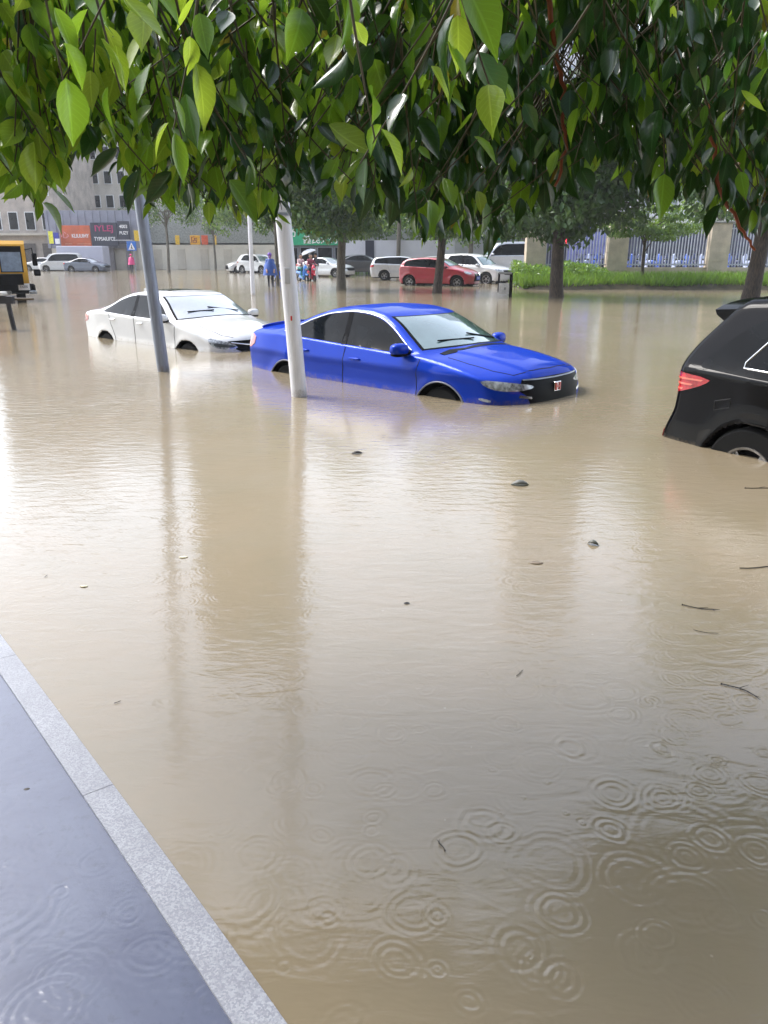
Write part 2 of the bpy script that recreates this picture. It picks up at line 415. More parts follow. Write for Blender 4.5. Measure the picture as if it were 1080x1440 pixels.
def make_car(name, label, cat, d, loc, yaw, depth=0., group=None, res=.03, detail=2, pitch=0., roll=0.):
    """d: description of the body. local +x is forward, y left; z=0 where the tyres stand"""
    root = thing(name, label, cat, (loc[0], loc[1], -depth), yaw, group); root.rotation_euler = (roll, pitch, yaw)
    s = Shell(d); pm = d['paint']; hw = s.hw; wr = d['wr']
    x0 = min(p[1] for p in d['xr']) - .12; x1 = max(p[1] for p in d['xf']) + .12; zt = max(p[1] for p in d['top']) + .1
    P, Q = nets(s.F, (x0, -hw - .1, .05), (x1, hw + .1, zt), res)
    C = P[Q].mean(1); mi = np.zeros(len(Q), int)
    for a in s.ax:
        rr = np.sqrt((C[:, 0] - a) ** 2 + (C[:, 2] - wr) ** 2); mi[(rr < s.ar + res * .35) & (C[:, 2] < wr + s.ar)] = 1
    mi[C[:, 2] < s.zb + .06] = 1
    npmesh('body', P, Q, [pm, BLACK], mi, root)
    # glazing
    dl = d['dlo']; xs = np.linspace(dl[0], dl[1], 60); tp = s.edge(xs) - d.get('dm', .06); bt = s.belt(xs) + d.get('dlb', .02)
    fr = lambda x, side, z: (x, side * (s.Wd(x, z)), z)
    if 'cslope' in d: tp = np.minimum(tp, s.belt(dl[0]) + d.get('dlb', .02) + .02 + (xs - dl[0]) * d['cslope'])
    ok = tp > bt + .012; xs, tp, bt = xs[ok], tp[ok], bt[ok]
    side_pts = lambda sd: [(x, sd * .7, z) for x, z in zip(xs[::3], bt[::3])] + [(xs[-1], sd * .7, bt[-1])] + [(x, sd * .7, z) for x, z in zip(xs[::-3], tp[::-3])]
    gl = d.get('glass', GLASS)
    for sd in (-1, 1):
        o = s.panel(side_pts(sd), (0, sd, 0), 'side_window', gl, root, .004, grid=.10, sm=1)
        if detail > 1 and d.get('chrome'):
            pts = [(x, sd * .7, z + .012) for x, z in zip(xs[::-1], tp[::-1])]
            if d['chrome'] == 2: pts = pts + [(x, sd * .7, z - .012) for x, z in zip(xs, bt)]; s.line(pts, (0, sd, 0), .009, 'window_trim', CHROME, root, .05, .003, loop=True)
            else: s.line(pts[::2], (0, sd, 0), .009, 'window_trim', CHROME, root, .05, .003)
        for px_ in d.get('pillars', []):
            xx, lean, wd = px_; zb_ = float(s.belt(xx)) + .015; z2 = float(s.edge(xx + lean * .3)) - d.get('dm', .06)
            s.panel([(xx - wd, sd * .7, zb_), (xx + wd, sd * .7, zb_), (xx + wd + lean * (z2 - zb_), sd * .7, z2), (xx - wd + lean * (z2 - zb_), sd * .7, z2)], (0, sd, 0), 'window_pillar', d.get('pillar_mat', BLACK), root, .0065, grid=.1)
    def glasspan(sa, sb, nm, m, sgn, marg):
        # outline in (s, y) where s is the profile coordinate
        def yw(sv):
            y = .6
            for _ in range(30):
                x = sv - sgn * s.c * y * y; z = float(s.top(sv)) - s.crown * y * y; y = .5 * y + .5 * (float(s.Wd(x, z)) - marg)
            return y
        out = []; Y1 = yw(sa); Y2 = yw(sb)
        for t in np.linspace(-1, 1, 13): out.append((sa - sgn * s.c * (t * Y1) ** 2, t * Y1, 1.0))
        for k in range(1, 8):
            sv = sa + (sb - sa) * k / 8; y = yw(sv); out.append((sv - sgn * s.c * y * y, y, 1.0))
        for t in np.linspace(1, -1, 13): out.append((sb - sgn * s.c * (t * Y2) ** 2, t * Y2, 1.0))
        for k in range(7, 0, -1):
            sv = sa + (sb - sa) * k / 8; y = yw(sv); out.append((sv - sgn * s.c * y * y, -y, 1.0))
        return out
    ws = d['ws']; rw = d['rw']
    if detail > 1: s.panel(glasspan(ws[0] - .03, ws[1] + .03, '', None, 1, .045), (.35, 0, 1), 'windshield_seal', BLACK, root, .002, grid=.12)
    s.panel(glasspan(*ws, '', None, 1, d.get('wsm', .075)), (.35, 0, 1), 'windshield', d.get('wsmat', WSHIELD), root, .005, grid=.10)
    if rw: s.panel(glasspan(*rw, '', None, -1, .09), (-.35, 0, 1) if not d.get('upright') else (-1, 0, .3), 'rear_window', gl, root, .005, grid=.10)
    # front / rear fittings
    for sd in (-1, 1):
        for nm, key, m in (('headlight', 'head', LENS), ('tail_light', 'tail', REDL)):
            for pl in d.get(key, []):
                pts, dr = pl; s.panel([(x, sd * y, z) for x, y, z in pts], (dr[0], sd * dr[1], dr[2]), nm, m, root, .006, grid=.05, sm=1)
    if 'grille' in d: s.panel([(2, y, z) for y, z in d['grille']] + [(2, -y, z) for y, z in d['grille'][::-1]], (1, 0, .1), 'grille', BLACK, root, .005, grid=.06)
    # mirrors
    if d.get('mirror'):
        mx, mz = d['mirror']
        for sd in (-1, 1):
            yb = float(s.Wd(mx, mz)); o = blob('mirror', (mx - .03, sd * (yb + .13), mz + .035), (.075, .115, .07), pm, root, 2.8, 10, sd * .15)
            MB().tube([(mx + .02, sd * (yb - .03), mz - .02), (mx, sd * (yb + .07), mz + .0)], .025, 6).build('mirror_arm', BLACK, o, True)
            if detail > 1: blob('mirror_base', (mx - .03, sd * (yb + .13), mz - .018), (.07, .105, .028), BLACK, o, 2.8, 8, sd * .15)
    for sd in (-1, 1):
        for a in s.ax: wheel(root, a, sd * (hw - .13), wr, sd)
    if detail > 1:
        for sd in (-1, 1):
            for ln in d.get('seams', []): s.line([(x, sd * .8, z) for x, z in ln], (0, sd, 0), .0065, 'door_gap', SEAM, root, .05, -.0015, 5)
            for hx, hz in d.get('handles', []):
                y = float(s.Wd(hx, hz)); blob('door_handle', (hx, sd * (y + .012), hz), (.095, .022, .016), d.get('handle_mat', pm), root, 3, 8)
        for ln in d.get('hood', []): s.line([(x, y, 1.) for x, y in ln], (.1, 0, 1), .006, 'bonnet_gap', SEAM, root, .05, -.0015, 5)
    for f in d.get('extra', []): f(s, root)
    return root, s

def std(**k):
    d = dict(plan=[(-2.4, .80), (-1.6, .885), (-.5, .90), (.8, .90), (1.6, .885), (2.3, .82)], wr=.32, hw=.9, axles=(-1.35, 1.35)); d.update(k); return d

# ================================================================== SETTING
# ---- water
def ring_layer(t, vec, scale, kfreq, rmax, seed, amp, dens=.55):
    mp = t.new('Mapping'); mp.inputs['Location'].default_value = (seed * 3.7, seed * 1.3, 0); t.l.new(vec, mp.inputs['Vector'])
    v = t.new('TexVoronoi'); v.voronoi_dimensions = '2D'; v.inputs['Scale'].default_value = scale; t.l.new(mp.outputs[0], v.inputs['Vector'])
    sp = t.new('SeparateColor'); t.l.new(v.outputs['Color'], sp.inputs[0])
    d = t.math('DIVIDE', v.outputs['Distance'], scale)
    r0 = t.math('MULTIPLY', sp.outputs[0], rmax)
    w = t.math('MULTIPLY_ADD', sp.outputs[0], .35 * rmax, .012)
    g = t.math('DIVIDE', t.math('SUBTRACT', d, r0), w)
    env = t.math('EXPONENT', t.math('MULTIPLY', t.math('MULTIPLY', g, g), -1.0))
    s = t.math('SINE', t.math('MULTIPLY', d, kfreq))
    on = t.math('GREATER_THAN', sp.outputs[1], 1 - dens)
    fade = t.math('SUBTRACT', 1.0, t.math('MULTIPLY', sp.outputs[0], .75))
    return t.math('MULTIPLY', t.math('MULTIPLY', t.math('MULTIPLY', s, env), t.math('MULTIPLY', on, fade)), amp)
def ripples(t, vec, k=1.0, cen=(.85, 1.55, 0)):
    """height in metres: rain rings, small chop, slow swell"""
    wv = t.new('VectorMath', operation='ADD'); nn = t.new('TexNoise'); nn.inputs['Scale'].default_value = 3.5; t.l.new(vec, nn.inputs['Vector'])
    sc = t.new('VectorMath', operation='SCALE'); sc.inputs['Scale'].default_value = .07; t.l.new(nn.outputs['Color'], sc.inputs[0]); t.l.new(vec, wv.inputs[0]); t.l.new(sc.outputs[0], wv.inputs[1])
    v2 = wv.outputs[0]
    h = ring_layer(t, v2, 4.2, 260, .10, 1, .00042 * k, .6)
    h = t.math('ADD', h, ring_layer(t, v2, 2.9, 190, .15, 2, .00050 * k, .55))
    h = t.math('ADD', h, ring_layer(t, v2, 6.5, 330, .06, 5, .0003 * k, .5))
    h = t.math('ADD', h, ring_layer(t, v2, 5.2, 300, .085, 9, .00032 * k, .75)); h = t.math('ADD', h, ring_layer(t, v2, 3.6, 230, .12, 13, .00030 * k, .75))
    patch = t.ramp(t.noise(vec, .8, 2), .44, .62)
    dd = t.new('VectorMath', operation='DISTANCE'); t.l.new(vec, dd.inputs[0]); dd.inputs[1].default_value = cen
    drip = t.new('MapRange'); t.put(drip.inputs[0], dd.outputs['Value']); drip.inputs[1].default_value = 1.6; drip.inputs[2].default_value = .5
    h = t.math('MULTIPLY', h, t.math('MAXIMUM', t.math('MULTIPLY_ADD', patch, .32, .08), t.math('MULTIPLY', drip.outputs[0], .85)))
    mp = t.new('Mapping'); mp.inputs['Scale'].default_value = (1.0, 2.6, 1); mp.inputs['Rotation'].default_value = (0, 0, .25); t.l.new(vec, mp.inputs['Vector'])
    c1 = t.noise(mp.outputs[0], 5.5, 3, .5, .6); c2 = t.noise(mp.outputs[0], 18, 2, .5)
    patch2 = t.ramp(t.noise(vec, .3, 2), .35, .7)
    h = t.math('ADD', h, t.math('MULTIPLY', c1, t.math('MULTIPLY_ADD', patch2, .0035, .0012)))
    h = t.math('ADD', h, t.math('MULTIPLY', c2, t.math('MULTIPLY_ADD', patch2, .0006, .0003)))
    return h
def water_mat():
    m, t = newmat('muddy flood water')
    geo = t.new('NewGeometry'); vec = geo.outputs['Position']
    n1 = t.ramp(t.noise(vec, .22, 3, .5, .8), .35, .7); n2 = t.ramp(t.noise(vec, 1.7, 4, .6, .5), .3, .7)
    c = t.mix(n1, (.245, .200, .134), (.292, .240, .168)); c = t.mix(t.math('MULTIPLY', n2, .3), c, (.200, .168, .098))
    vb = t.new('TexVoronoi'); vb.voronoi_dimensions = '2D'; vb.inputs['Scale'].default_value = 9; t.l.new(vec, vb.inputs['Vector']); sb = t.new('SeparateColor'); t.l.new(vb.outputs['Color'], sb.inputs[0])
    spk = t.math('MULTIPLY', t.math('LESS_THAN', vb.outputs['Distance'], t.math('MULTIPLY', sb.outputs[0], .05)), t.math('GREATER_THAN', sb.outputs[1], .90))
    c = t.mix(t.math('MULTIPLY', spk, .4), c, (.42, .38, .30))
    silt = t.ramp(t.noise(vec, .9, 5, .65, 1.2), .42, .62); c = t.mix(t.math('MULTIPLY', silt, .22), c, (.30, .22, .135))
    t.l.new(c, t.b.inputs['Base Color']); t.b.inputs['Roughness'].default_value = .11; t.b.inputs['IOR'].default_value = 1.62
    b = t.new('Bump'); b.inputs['Strength'].default_value = 1; b.inputs['Distance'].default_value = 1.0
    t.l.new(ripples(t, vec, 1.6), b.inputs['Height']); t.l.new(b.outputs[0], t.b.inputs['Normal'])
    return m
WATER = water_mat()
def sheet(name, pts, z, m, kind='structure'):
    o = npmesh(name, [(x, y, z) for x, y in pts], [list(range(len(pts)))], m, None, None, False); return tag(o, kind=kind)
sheet('flood_water', [(-398, -60), (398, -60), (398, 398), (-398, 398)], 0.0, WATER)
sheet('ground', [(-400, -60), (400, -60), (400, 400), (-400, 400)], -1.2, mat('road asphalt', (.05, .05, .05), .9, bump=.01))

# ---- kerb and pavement (left foreground)
kout = [at(*p) for p in [(0, 893), (55, 965), (110, 1040), (215, 1180), (300, 1295), (400, 1437)]]
kin = [at(*p) for p in [(0, 950), (40, 1005), (80, 1065), (125, 1140), (200, 1245), (250, 1325), (320, 1437)]]
def extend(pl, n0=14.0, n1=4.0):
    a, b = Vector(pl[0]), Vector(pl[1]); c, d = Vector(pl[-1]), Vector(pl[-2])
    return [tuple(a + (a - b).normalized() * n0)] + pl + [tuple(c + (c - d).normalized() * n1)]
def resample(pl, n):
    P = np.array(pl); L = np.r_[0, np.cumsum(np.linalg.norm(np.diff(P, axis=0), axis=1))]; s = np.linspace(0, L[-1], n)
    return np.stack([np.interp(s, L, P[:, 0]), np.interp(s, L, P[:, 1])], 1)
def smooth_line(P, k=3):
    P = P.copy()
    for _ in range(k): P[1:-1] = .25 * P[:-2] + .5 * P[1:-1] + .25 * P[2:]
    return P
KO = smooth_line(resample(extend(kout), 160), 12)
KW = .088
dirs = np.gradient(KO, axis=0); dirs /= np.linalg.norm(dirs, axis=1, keepdims=True); nrm = np.stack([dirs[:, 1], -dirs[:, 0]], 1)
if (nrm[80] @ (np.array(kin[2]) - np.array(kout[2]))) < 0: nrm = -nrm
KI = KO + nrm * KW
def kerb_mat():
    m, t = newmat('wet granite kerb'); geo = t.new('NewGeometry'); vec = geo.outputs['Position']
    v = t.new('TexVoronoi'); v.inputs['Scale'].default_value = 230; t.l.new(vec, v.inputs['Vector']); sp = t.new('SeparateColor'); t.l.new(v.outputs['Color'], sp.inputs[0])
    c = t.mix(t.ramp(sp.outputs[0], .2, .9), (.26, .265, .30), (.40, .405, .44)); c = t.mix(t.math('MULTIPLY', t.ramp(t.noise(vec, 6, 4), .35, .7), .45), c, (.22, .22, .25))
    t.l.new(c, t.b.inputs['Base Color']); t.b.inputs['Roughness'].default_value = .35
    b = t.new('Bump'); b.inputs['Distance'].default_value = .002; b.inputs['Strength'].default_value = .7; t.l.new(t.noise(vec, 160, 3, .7), b.inputs['Height']); t.l.new(b.outputs[0], t.b.inputs['Normal'])
    return m
KM = kerb_mat()
mb = MB()
seg = 8
for i in range(0, len(KO) - 1):
    a0, a1, b0, b1 = KO[i], KO[i + 1], KI[i], KI[i + 1]
    if i % seg == seg - 1:  # narrow joint between kerb stones
        t_ = .88; a1 = a0 + (a1 - a0) * t_ if False else a1
    z = .012
    V = [(*a0, -.3), (*a1, -.3), (*b1, -.3), (*b0, -.3), (*a0, z - .004), (*a1, z - .004), (*b1, z), (*b0, z)]
    jo = .018 if i % seg == 0 else 0
    if jo:
        e = (a1 - a0) * jo / max(np.linalg.norm(a1 - a0), 1e-6) * .12; V = [(*(a0 + e), -.3), (*a1, -.3), (*b1, -.3), (*(b0 + e), -.3), (*(a0 + e), z - .004), (*a1, z - .004), (*b1, z), (*(b0 + e), z)]
    mb.add(V, [(4, 5, 6, 7), (0, 1, 5, 4), (2, 3, 7, 6), (1, 2, 6, 5), (3, 0, 4, 7)])
tag(mb.build('kerb', KM), kind='structure')
def pave_mat():
    m, t = newmat('wet blue grey paving under a film of rain'); geo = t.new('NewGeometry'); vec = geo.outputs['Position']
    c = t.mix(t.ramp(t.noise(vec, 2.2, 6, .7, .8), .35, .65), (.060, .070, .128), (.092, .108, .172))
    c = t.mix(t.math('MULTIPLY', t.ramp(t.noise(vec, 38, 4, .7), .55, .75), .4), c, (.032, .038, .055))
    t.l.new(c, t.b.inputs['Base Color']); t.b.inputs['Roughness'].default_value = .5; t.b.inputs['Coat Weight'].default_value = 1; t.b.inputs['Coat Roughness'].default_value = .16; t.b.inputs['Coat IOR'].default_value = 1.36
    b = t.new('Bump'); b.inputs['Strength'].default_value = 1; b.inputs['Distance'].default_value = 1; t.l.new(ripples(t, vec, 1.4, (-1.1, 1.0, 0)), b.inputs['Height']); t.l.new(b.outputs[0], t.b.inputs['Coat Normal'])
    return m
pts = [tuple(p) for p in KI] + [(KI[-1][0] - 6, KI[-1][1] - 4), (KI[0][0] - 6, KI[0][1] - 2)]
sheet('pavement', pts, .006, pave_mat())

# ================================================================== NEAR CARS
def emblem_round(s, root):
    Q, g = s.project([(2, 0, .62)], (1, 0, 0)); c = Q[0]
    o = MB().lathe([(.001, .012), (.05, .012), (.075, .006), (.08, 0)], (0, 0, 0), 'X', 24).build('emblem', [CHROME], root, True); o.location = (c[0] + .01, 0, .62)
    MB().lathe([(.001, .018), (.05, .016), (.056, .008)], (0, 0, 0), 'X', 20).build('emblem_centre', BLACK, o, True)
BLUE = mat('blue metallic car paint', (.004, .040, .42), .35, .2, var=.05, scale=1.2, coat=.40, spec=.0, tide=.54)
def blue_extra(s, root):
    # wing bar above the grille and lamps
    s.panel([(2, -.52, .750), (2, -.30, .742), (2, 0, .737), (2, .30, .742), (2, .52, .750), (2, .52, .764), (2, .3, .757), (2, 0, .751), (2, -.3, .757), (2, -.52, .764)], (1, 0, .1), 'grille_bar', mat('smoked chrome', (.22, .23, .26), .25, .8), root, .012, .02, .05)
    for sd in (-1, 1):
        s.panel([(2, sd * .60, .60), (2, sd * .44, .575), (2, sd * .44, .60), (2, sd * .58, .63)], (1, 0, 0), 'lamp_surround', CHROME, root, .01, .02, .05)
    Q, g = s.project([(2, 0, .672)], (1, 0, 0)); c = Q[0]
    RM = mat('red badge', (.55, .03, .02), .3, coat=.6)
    o = MB().box((0, 0, 0), (.012, .125, .105), bev=.004).build('emblem', CHROME, root); o.location = (c[0] + .016, 0, .672)
    q = MB(); q.box((.010, -.034, 0), (.012, .024, .082)); q.box((.010, .034, 0), (.012, .024, .082)); q.box((.010, 0, 0), (.011, .05, .022)); q.build('emblem_letter', RM, o)
    for sd in (-1, 1):
        s.panel([(1.88, sd * .9, .60), (2.02, sd * .9, .585), (2.02, sd * .9, .555), (1.88, sd * .9, .57)], (.25, sd, 0), 'side_marker', LENS, root, .007, grid=.05, sm=1)
        for a in s.ax:
            pts = [(a + (s.ar + .012) * math.cos(t), sd * .9, s.d['wr'] + (s.ar + .012) * math.sin(t)) for t in np.linspace(.05, math.pi - .05, 20)]
            s.line(pts, (0, sd, 0), .010, 'arch_trim', mat('grey arch trim', (.18, .19, .23), .35), root, .06, .0)
    s.panel([(-2.3, y, 1) for y in (-.55, 0, .55)] + [(-2.18, y, 1) for y in (.6, 0, -.6)], (0, 0, 1), 'boot_spoiler', BLUE, root, .035, .04, .06, 1)
    for sd in (-1, 1):   # wipers
        pass
    q = MB(); ca, cg = s.project([(1.02, .45, 1), (.93, .0, 1), (1.03, -.30, 1)], (.35, 0, 1))
    q.tube([tuple(ca[0] + cg[0] * .02), tuple(ca[1] + cg[1] * .02)], .009, 5); q.build('wiper', BLACK, root)
    ca, cg = s.project([(1.06, .0, 1), (.93, -.5, 1)], (.35, 0, 1)); q = MB(); q.tube([tuple(ca[0] + cg[0] * .02), tuple(ca[1] + cg[1] * .02)], .009, 5); q.build('wiper', BLACK, root)
    # cowl
    s.panel([(1.22, y, 1) if abs(y) < .4 else (1.14, y, 1) for y in np.linspace(-.66, .66, 9)] + [(1.29 - .18 * y * y, y, 1) for y in np.linspace(.66, -.66, 9)], (.2, 0, 1), 'cowl', BLACK, root, .004, grid=.08)
civic = std(paint=BLUE, wr=.325, arch=.375,
    top=[(-2.45, 1.07), (-2.3, 1.10), (-1.95, 1.115), (-1.6, 1.19), (-1.2, 1.32), (-.8, 1.41), (-.35, 1.45), (.0, 1.44), (.3, 1.40), (.6, 1.30), (.9, 1.175), (1.2, 1.045), (1.32, 1.01), (1.6, .98), (1.9, .93), (2.1, .885), (2.3, .82)],
    plan=[(-2.4, .80), (-1.9, .875), (-1.3, .90), (-.5, .895), (.8, .895), (1.4, .90), (1.9, .885), (2.3, .83)],
    belt=[(-2.4, 1.02), (-1.6, 1.03), (-.5, .985), (.6, .945), (1.2, .94), (1.35, .945), (1.8, .925), (2.3, .86)],
    xf=[(.1, 2.14), (.3, 2.26), (.5, 2.29), (.62, 2.28), (.74, 2.25), (.84, 2.20), (1.0, 2.02)],
    xr=[(.1, -2.22), (.35, -2.36), (.7, -2.42), (.9, -2.40), (1.1, -2.34)],
    vp=[(.1, -.10), (.28, -.025), (.45, .0), (.6, -.018), (.74, -.012), (.80, .004), (.83, .0), (.95, -.035)],
    hoodc=.018, fd=.34, k=.055, dlo=(-1.72, 1.02), ws=(.36, 1.16), rw=(-1.75, -.95), chrome=1, crown=.075, c=.42, dm=.055,
    pillars=[(-.28, -.12, .04), (-1.22, -.6, .025)], mirror=(.80, .985),
    head=[([(1.86, .87, .785), (2.10, .72, .765), (2.24, .45, .725), (2.27, .40, .69), (2.2, .60, .665), (2.05, .78, .675), (1.93, .86, .72)], (.8, .6, 0))],
    tail=[([(-2.1, .8, 1.0), (-2.32, .7, .98), (-2.36, .7, .80), (-2.1, .82, .83)], (-.6, .8, 0))],
    grille=[(-.52, .765), (-.60, .66), (-.50, .59), (-.44, .46), (-.2, .36)] ,
    seams=[[(1.02, .93), (.98, .75), (1.0, .45), (.9, .28)], [(-.22, .97), (-.26, .6), (-.24, .28)], [(-1.15, 1.02), (-1.12, .85), (-.98, .6), (-.86, .3)], [(-.9, .30), (.9, .30)]],
    hood=[[(1.3, .70), (1.6, .70), (1.9, .66), (2.1, .56)], [(1.3, -.70), (1.6, -.70), (1.9, -.66), (2.1, -.56)], [(2.1, .56), (2.16, .3), (2.18, 0), (2.16, -.3), (2.1, -.56)]],
    handles=[(-.02, .845), (-.98, .875)], extra=[blue_extra])
FY = lambda fw, rw_: math.atan2(fw[1] - rw_[1], fw[0] - rw_[0])
def place(front_px, rear_px, hw=.9):
    """ground spots of the visible right-hand wheels -> centre of the car, yaw"""
    f = Vector(at(*front_px)); r = Vector(at(*rear_px)); h = (f - r).normalized(); left = Vector((-h.y, h.x)); c = (f + r) / 2 + left * hw
    return (c.x, c.y), math.atan2(h.y, h.x)
loc, yaw = place((632, 562), (396, 524), .88)
make_car('sedan', 'glossy blue sedan with chrome window line, sunk to its bumper beside the white pole', 'car', civic, loc, yaw, .53, res=.024)

WHITE = mat('white car paint', (.62, .62, .62), .3, 0, var=.03, scale=1.5, coat=1)
WHITE_WET = mat('white car paint with silt line', (.62, .62, .62), .3, 0, var=.03, scale=1.5, coat=1, tide=.555)
def white_extra(s, root):
    emblem_round(s, root)
    s.panel([(-.25, y, 1.4) for y in (-.36, .36)] + [(.12, y, 1.4) for y in (.36, -.36)], (0, 0, 1), 'sunroof', GLASS, root, .005, grid=.08, sm=0)
    for sd in (-1, 1): s.line([(2.1, sd * y, z) for y, z in ((.09, .63), (.35, .655), (.58, .69))], (1, 0, 0), .012, 'grille_bar', CHROME, root, .05, .008)
    for sd in (-1, 1): s.panel([(2.0, sd * .80, .69), (2.1, sd * .66, .67), (2.2, sd * .52, .645), (2.2, sd * .52, .615), (2.1, sd * .66, .62), (2.0, sd * .80, .64)], (.8, .6 * sd, 0), 'lamp_lens', mat('dark lamp housing', (.05, .055, .06), .2, coat=1), root, .009, grid=.04, sm=1)
    q = MB(); ca, cg = s.project([(1.0, .45, 1), (.9, -.15, 1)], (.35, 0, 1)); q.tube([tuple(ca[0] + cg[0] * .02), tuple(ca[1] + cg[1] * .02)], .01, 5)
    ca, cg = s.project([(1.03, -.1, 1), (.9, -.55, 1)], (.35, 0, 1)); q.tube([tuple(ca[0] + cg[0] * .02), tuple(ca[1] + cg[1] * .02)], .01, 5); q.build('wiper', BLACK, root)
    q = MB(); q.prism([(-1.30, 1.34), (-1.02, 1.38), (-1.15, 1.455), (-1.28, 1.45)], -.02, .02); q.build('aerial', WHITE, root)
roewe = std(paint=WHITE_WET, wr=.325, arch=.375,
    top=[(-2.4, 1.06), (-2.2, 1.10), (-1.85, 1.13), (-1.5, 1.22), (-1.1, 1.35), (-.7, 1.43), (-.3, 1.465), (.1, 1.46), (.4, 1.42), (.7, 1.31), (1.0, 1.17), (1.28, 1.04), (1.4, 1.01), (1.7, .965), (2.0, .89), (2.3, .76)],
    belt=[(-2.4, 1.02), (-1.6, 1.04), (-.5, 1.0), (.6, .975), (1.2, .955), (1.4, .95), (1.8, .92), (2.3, .82)],
    xf=[(.1, 2.16), (.3, 2.27), (.5, 2.30), (.65, 2.28), (.78, 2.22), (.95, 2.0)], xr=[(.1, -2.2), (.35, -2.32), (.7, -2.38), (.95, -2.35), (1.15, -2.25)],
    hoodc=.012, fd=.38, dlo=(-1.72, 1.05), ws=(.42, 1.22), rw=(-1.65, -.95), crown=.08, c=.42, dm=.05,
    pillars=[(-.30, -.1, .045)], mirror=(.82, 1.0),
    head=[([(1.92, .85, .77), (2.05, .74, .73), (2.2, .55, .68), (2.24, .48, .60), (2.1, .66, .585), (1.98, .80, .62), (1.93, .86, .70)], (.8, .6, 0))],
    tail=[([(-2.0, .86, .98), (-2.3, .72, .98), (-2.34, .7, .80), (-2.05, .86, .84)], (-.6, .8, 0))],
    grille=[(-.62, .70), (-.52, .56), (-.40, .50), (0, .49)],
    seams=[[(1.05, .95), (1.0, .75), (1.02, .45), (.9, .3)], [(-.24, .99), (-.28, .6), (-.25, .3)], [(-1.12, 1.02), (-1.1, .85), (-.98, .6), (-.86, .3)]],
    hood=[[(1.4, .70), (1.7, .69), (2.0, .62), (2.15, .5)], [(1.4, -.70), (1.7, -.69), (2.0, -.62), (2.15, -.5)]],
    handles=[(-.05, .90), (-1.0, .93)], handle_mat=CHROME, extra=[white_extra],
    wsmat=mat('pale wet windshield glass', (.30, .34, .40), .12, 0, var=.12, scale=2, spec=.8, coat=1.0, ior=1.8))
loc, yaw = place((266, 492), (148, 476), .88)
make_car('sedan', 'white sedan with sunroof standing in flood water behind the grey pole', 'car', roewe, loc, yaw, .545, res=.026)

BLK = mat('black car paint', (.003, .003, .004), .35, 0, var=.1, scale=1.5, coat=.32, spec=.0, tide=.52)
def suv_extra(s, root):
    # roof spoiler
    q = MB(); 
    V = []; 
    for y in np.linspace(-.62, .62, 13):
        k = 1 - (abs(y) / .62) ** 3 * .35; zt = float(s.T(np.array(-1.9), np.array(y)))
        V += [(-1.62, y, zt + .006), (-1.99 - .02 * k, y * 1.02, zt - .02), (-1.97 - .02 * k, y * 1.02, zt - .06), (-1.88, y, zt - .13)]
    F = []
    for i in range(12):
        for k in range(4): a, b = i * 4 + k, i * 4 + (k + 1) % 4; F.append((a, b, b + 4, a + 4))
    F += [(0, 1, 2, 3), (51, 50, 49, 48)]; q.add(V, F); q.build('roof_spoiler', BLK, root, True, 40)
    for sd in (-1, 1):
        Z0 = float(s.edge(np.array(-1.2)))
        q = MB(); xs = np.linspace(-1.5, .9, 12); q.tube([(x, sd * (s.Wd(x, float(s.edge(np.array(x)))) - .055), float(s.edge(np.array(x))) + (.045 if 0 < i < 11 else .0)) for i, x in enumerate(xs)], .016, 8); q.build('roof_rail', mat('satin grey rail', (.10, .11, .14), .3, .6), root, True, 60)
        # black quarter glass behind the door glass
        s.panel([(.6, sd, 1.085), (.6, sd, 1.12), (-1.0, sd, 1.24), (-.95, sd, 1.56), (-1.25, sd, 1.63), (-1.50, sd, 1.57), (-1.72, sd, 1.40), (-1.90, sd, 1.20), (-1.86, sd, 1.172), (-.5, sd, 1.115)], (0, sd, 0), 'quarter_glass', GLASS, root, .003, grid=.08, sm=1)
        s.panel([(-2.22, sd * .85, .60), (-2.30, sd * .80, .60), (-2.32, sd * .78, .50), (-2.24, sd * .85, .50)], (-.7, .7 * sd, 0), 'rear_reflector', REDL, root, .008, grid=.04)
        s.line([(-2.34, sd * .60, 1.14), (-2.2, sd * .80, 1.125), (-1.98, sd * .88, 1.11)], (-.5, .85 * sd, 0), .006, 'lamp_edge', SEAM, root, .05, .002)
        WH = mat('clear lamp section', (.80, .16, .10), .15, coat=1)
        for z, x0, x1 in ((1.075, -2.10, -1.80), (1.03, -2.12, -1.90), (.985, -2.16, -2.0)):
            s.panel([(x0, sd * .82, z + .008), (x1, sd * .82, z + .010), (x1 - .02, sd * .82, z - .004), (x0, sd * .82, z - .008)], (-.25, .97 * sd, 0), 'lamp_strip', WH, root, .010, grid=.04)
        s.panel([(-2.40, sd * .8, 1.12), (-2.2, sd * .80, 1.12), (-2.22, sd * .8, 1.06), (-2.40, sd * .8, 1.05)], (-.25, .97 * sd, 0), 'reversing_lamp', mat('pale lamp corner', (.55, .42, .42), .2, coat=1), root, .010, grid=.04)
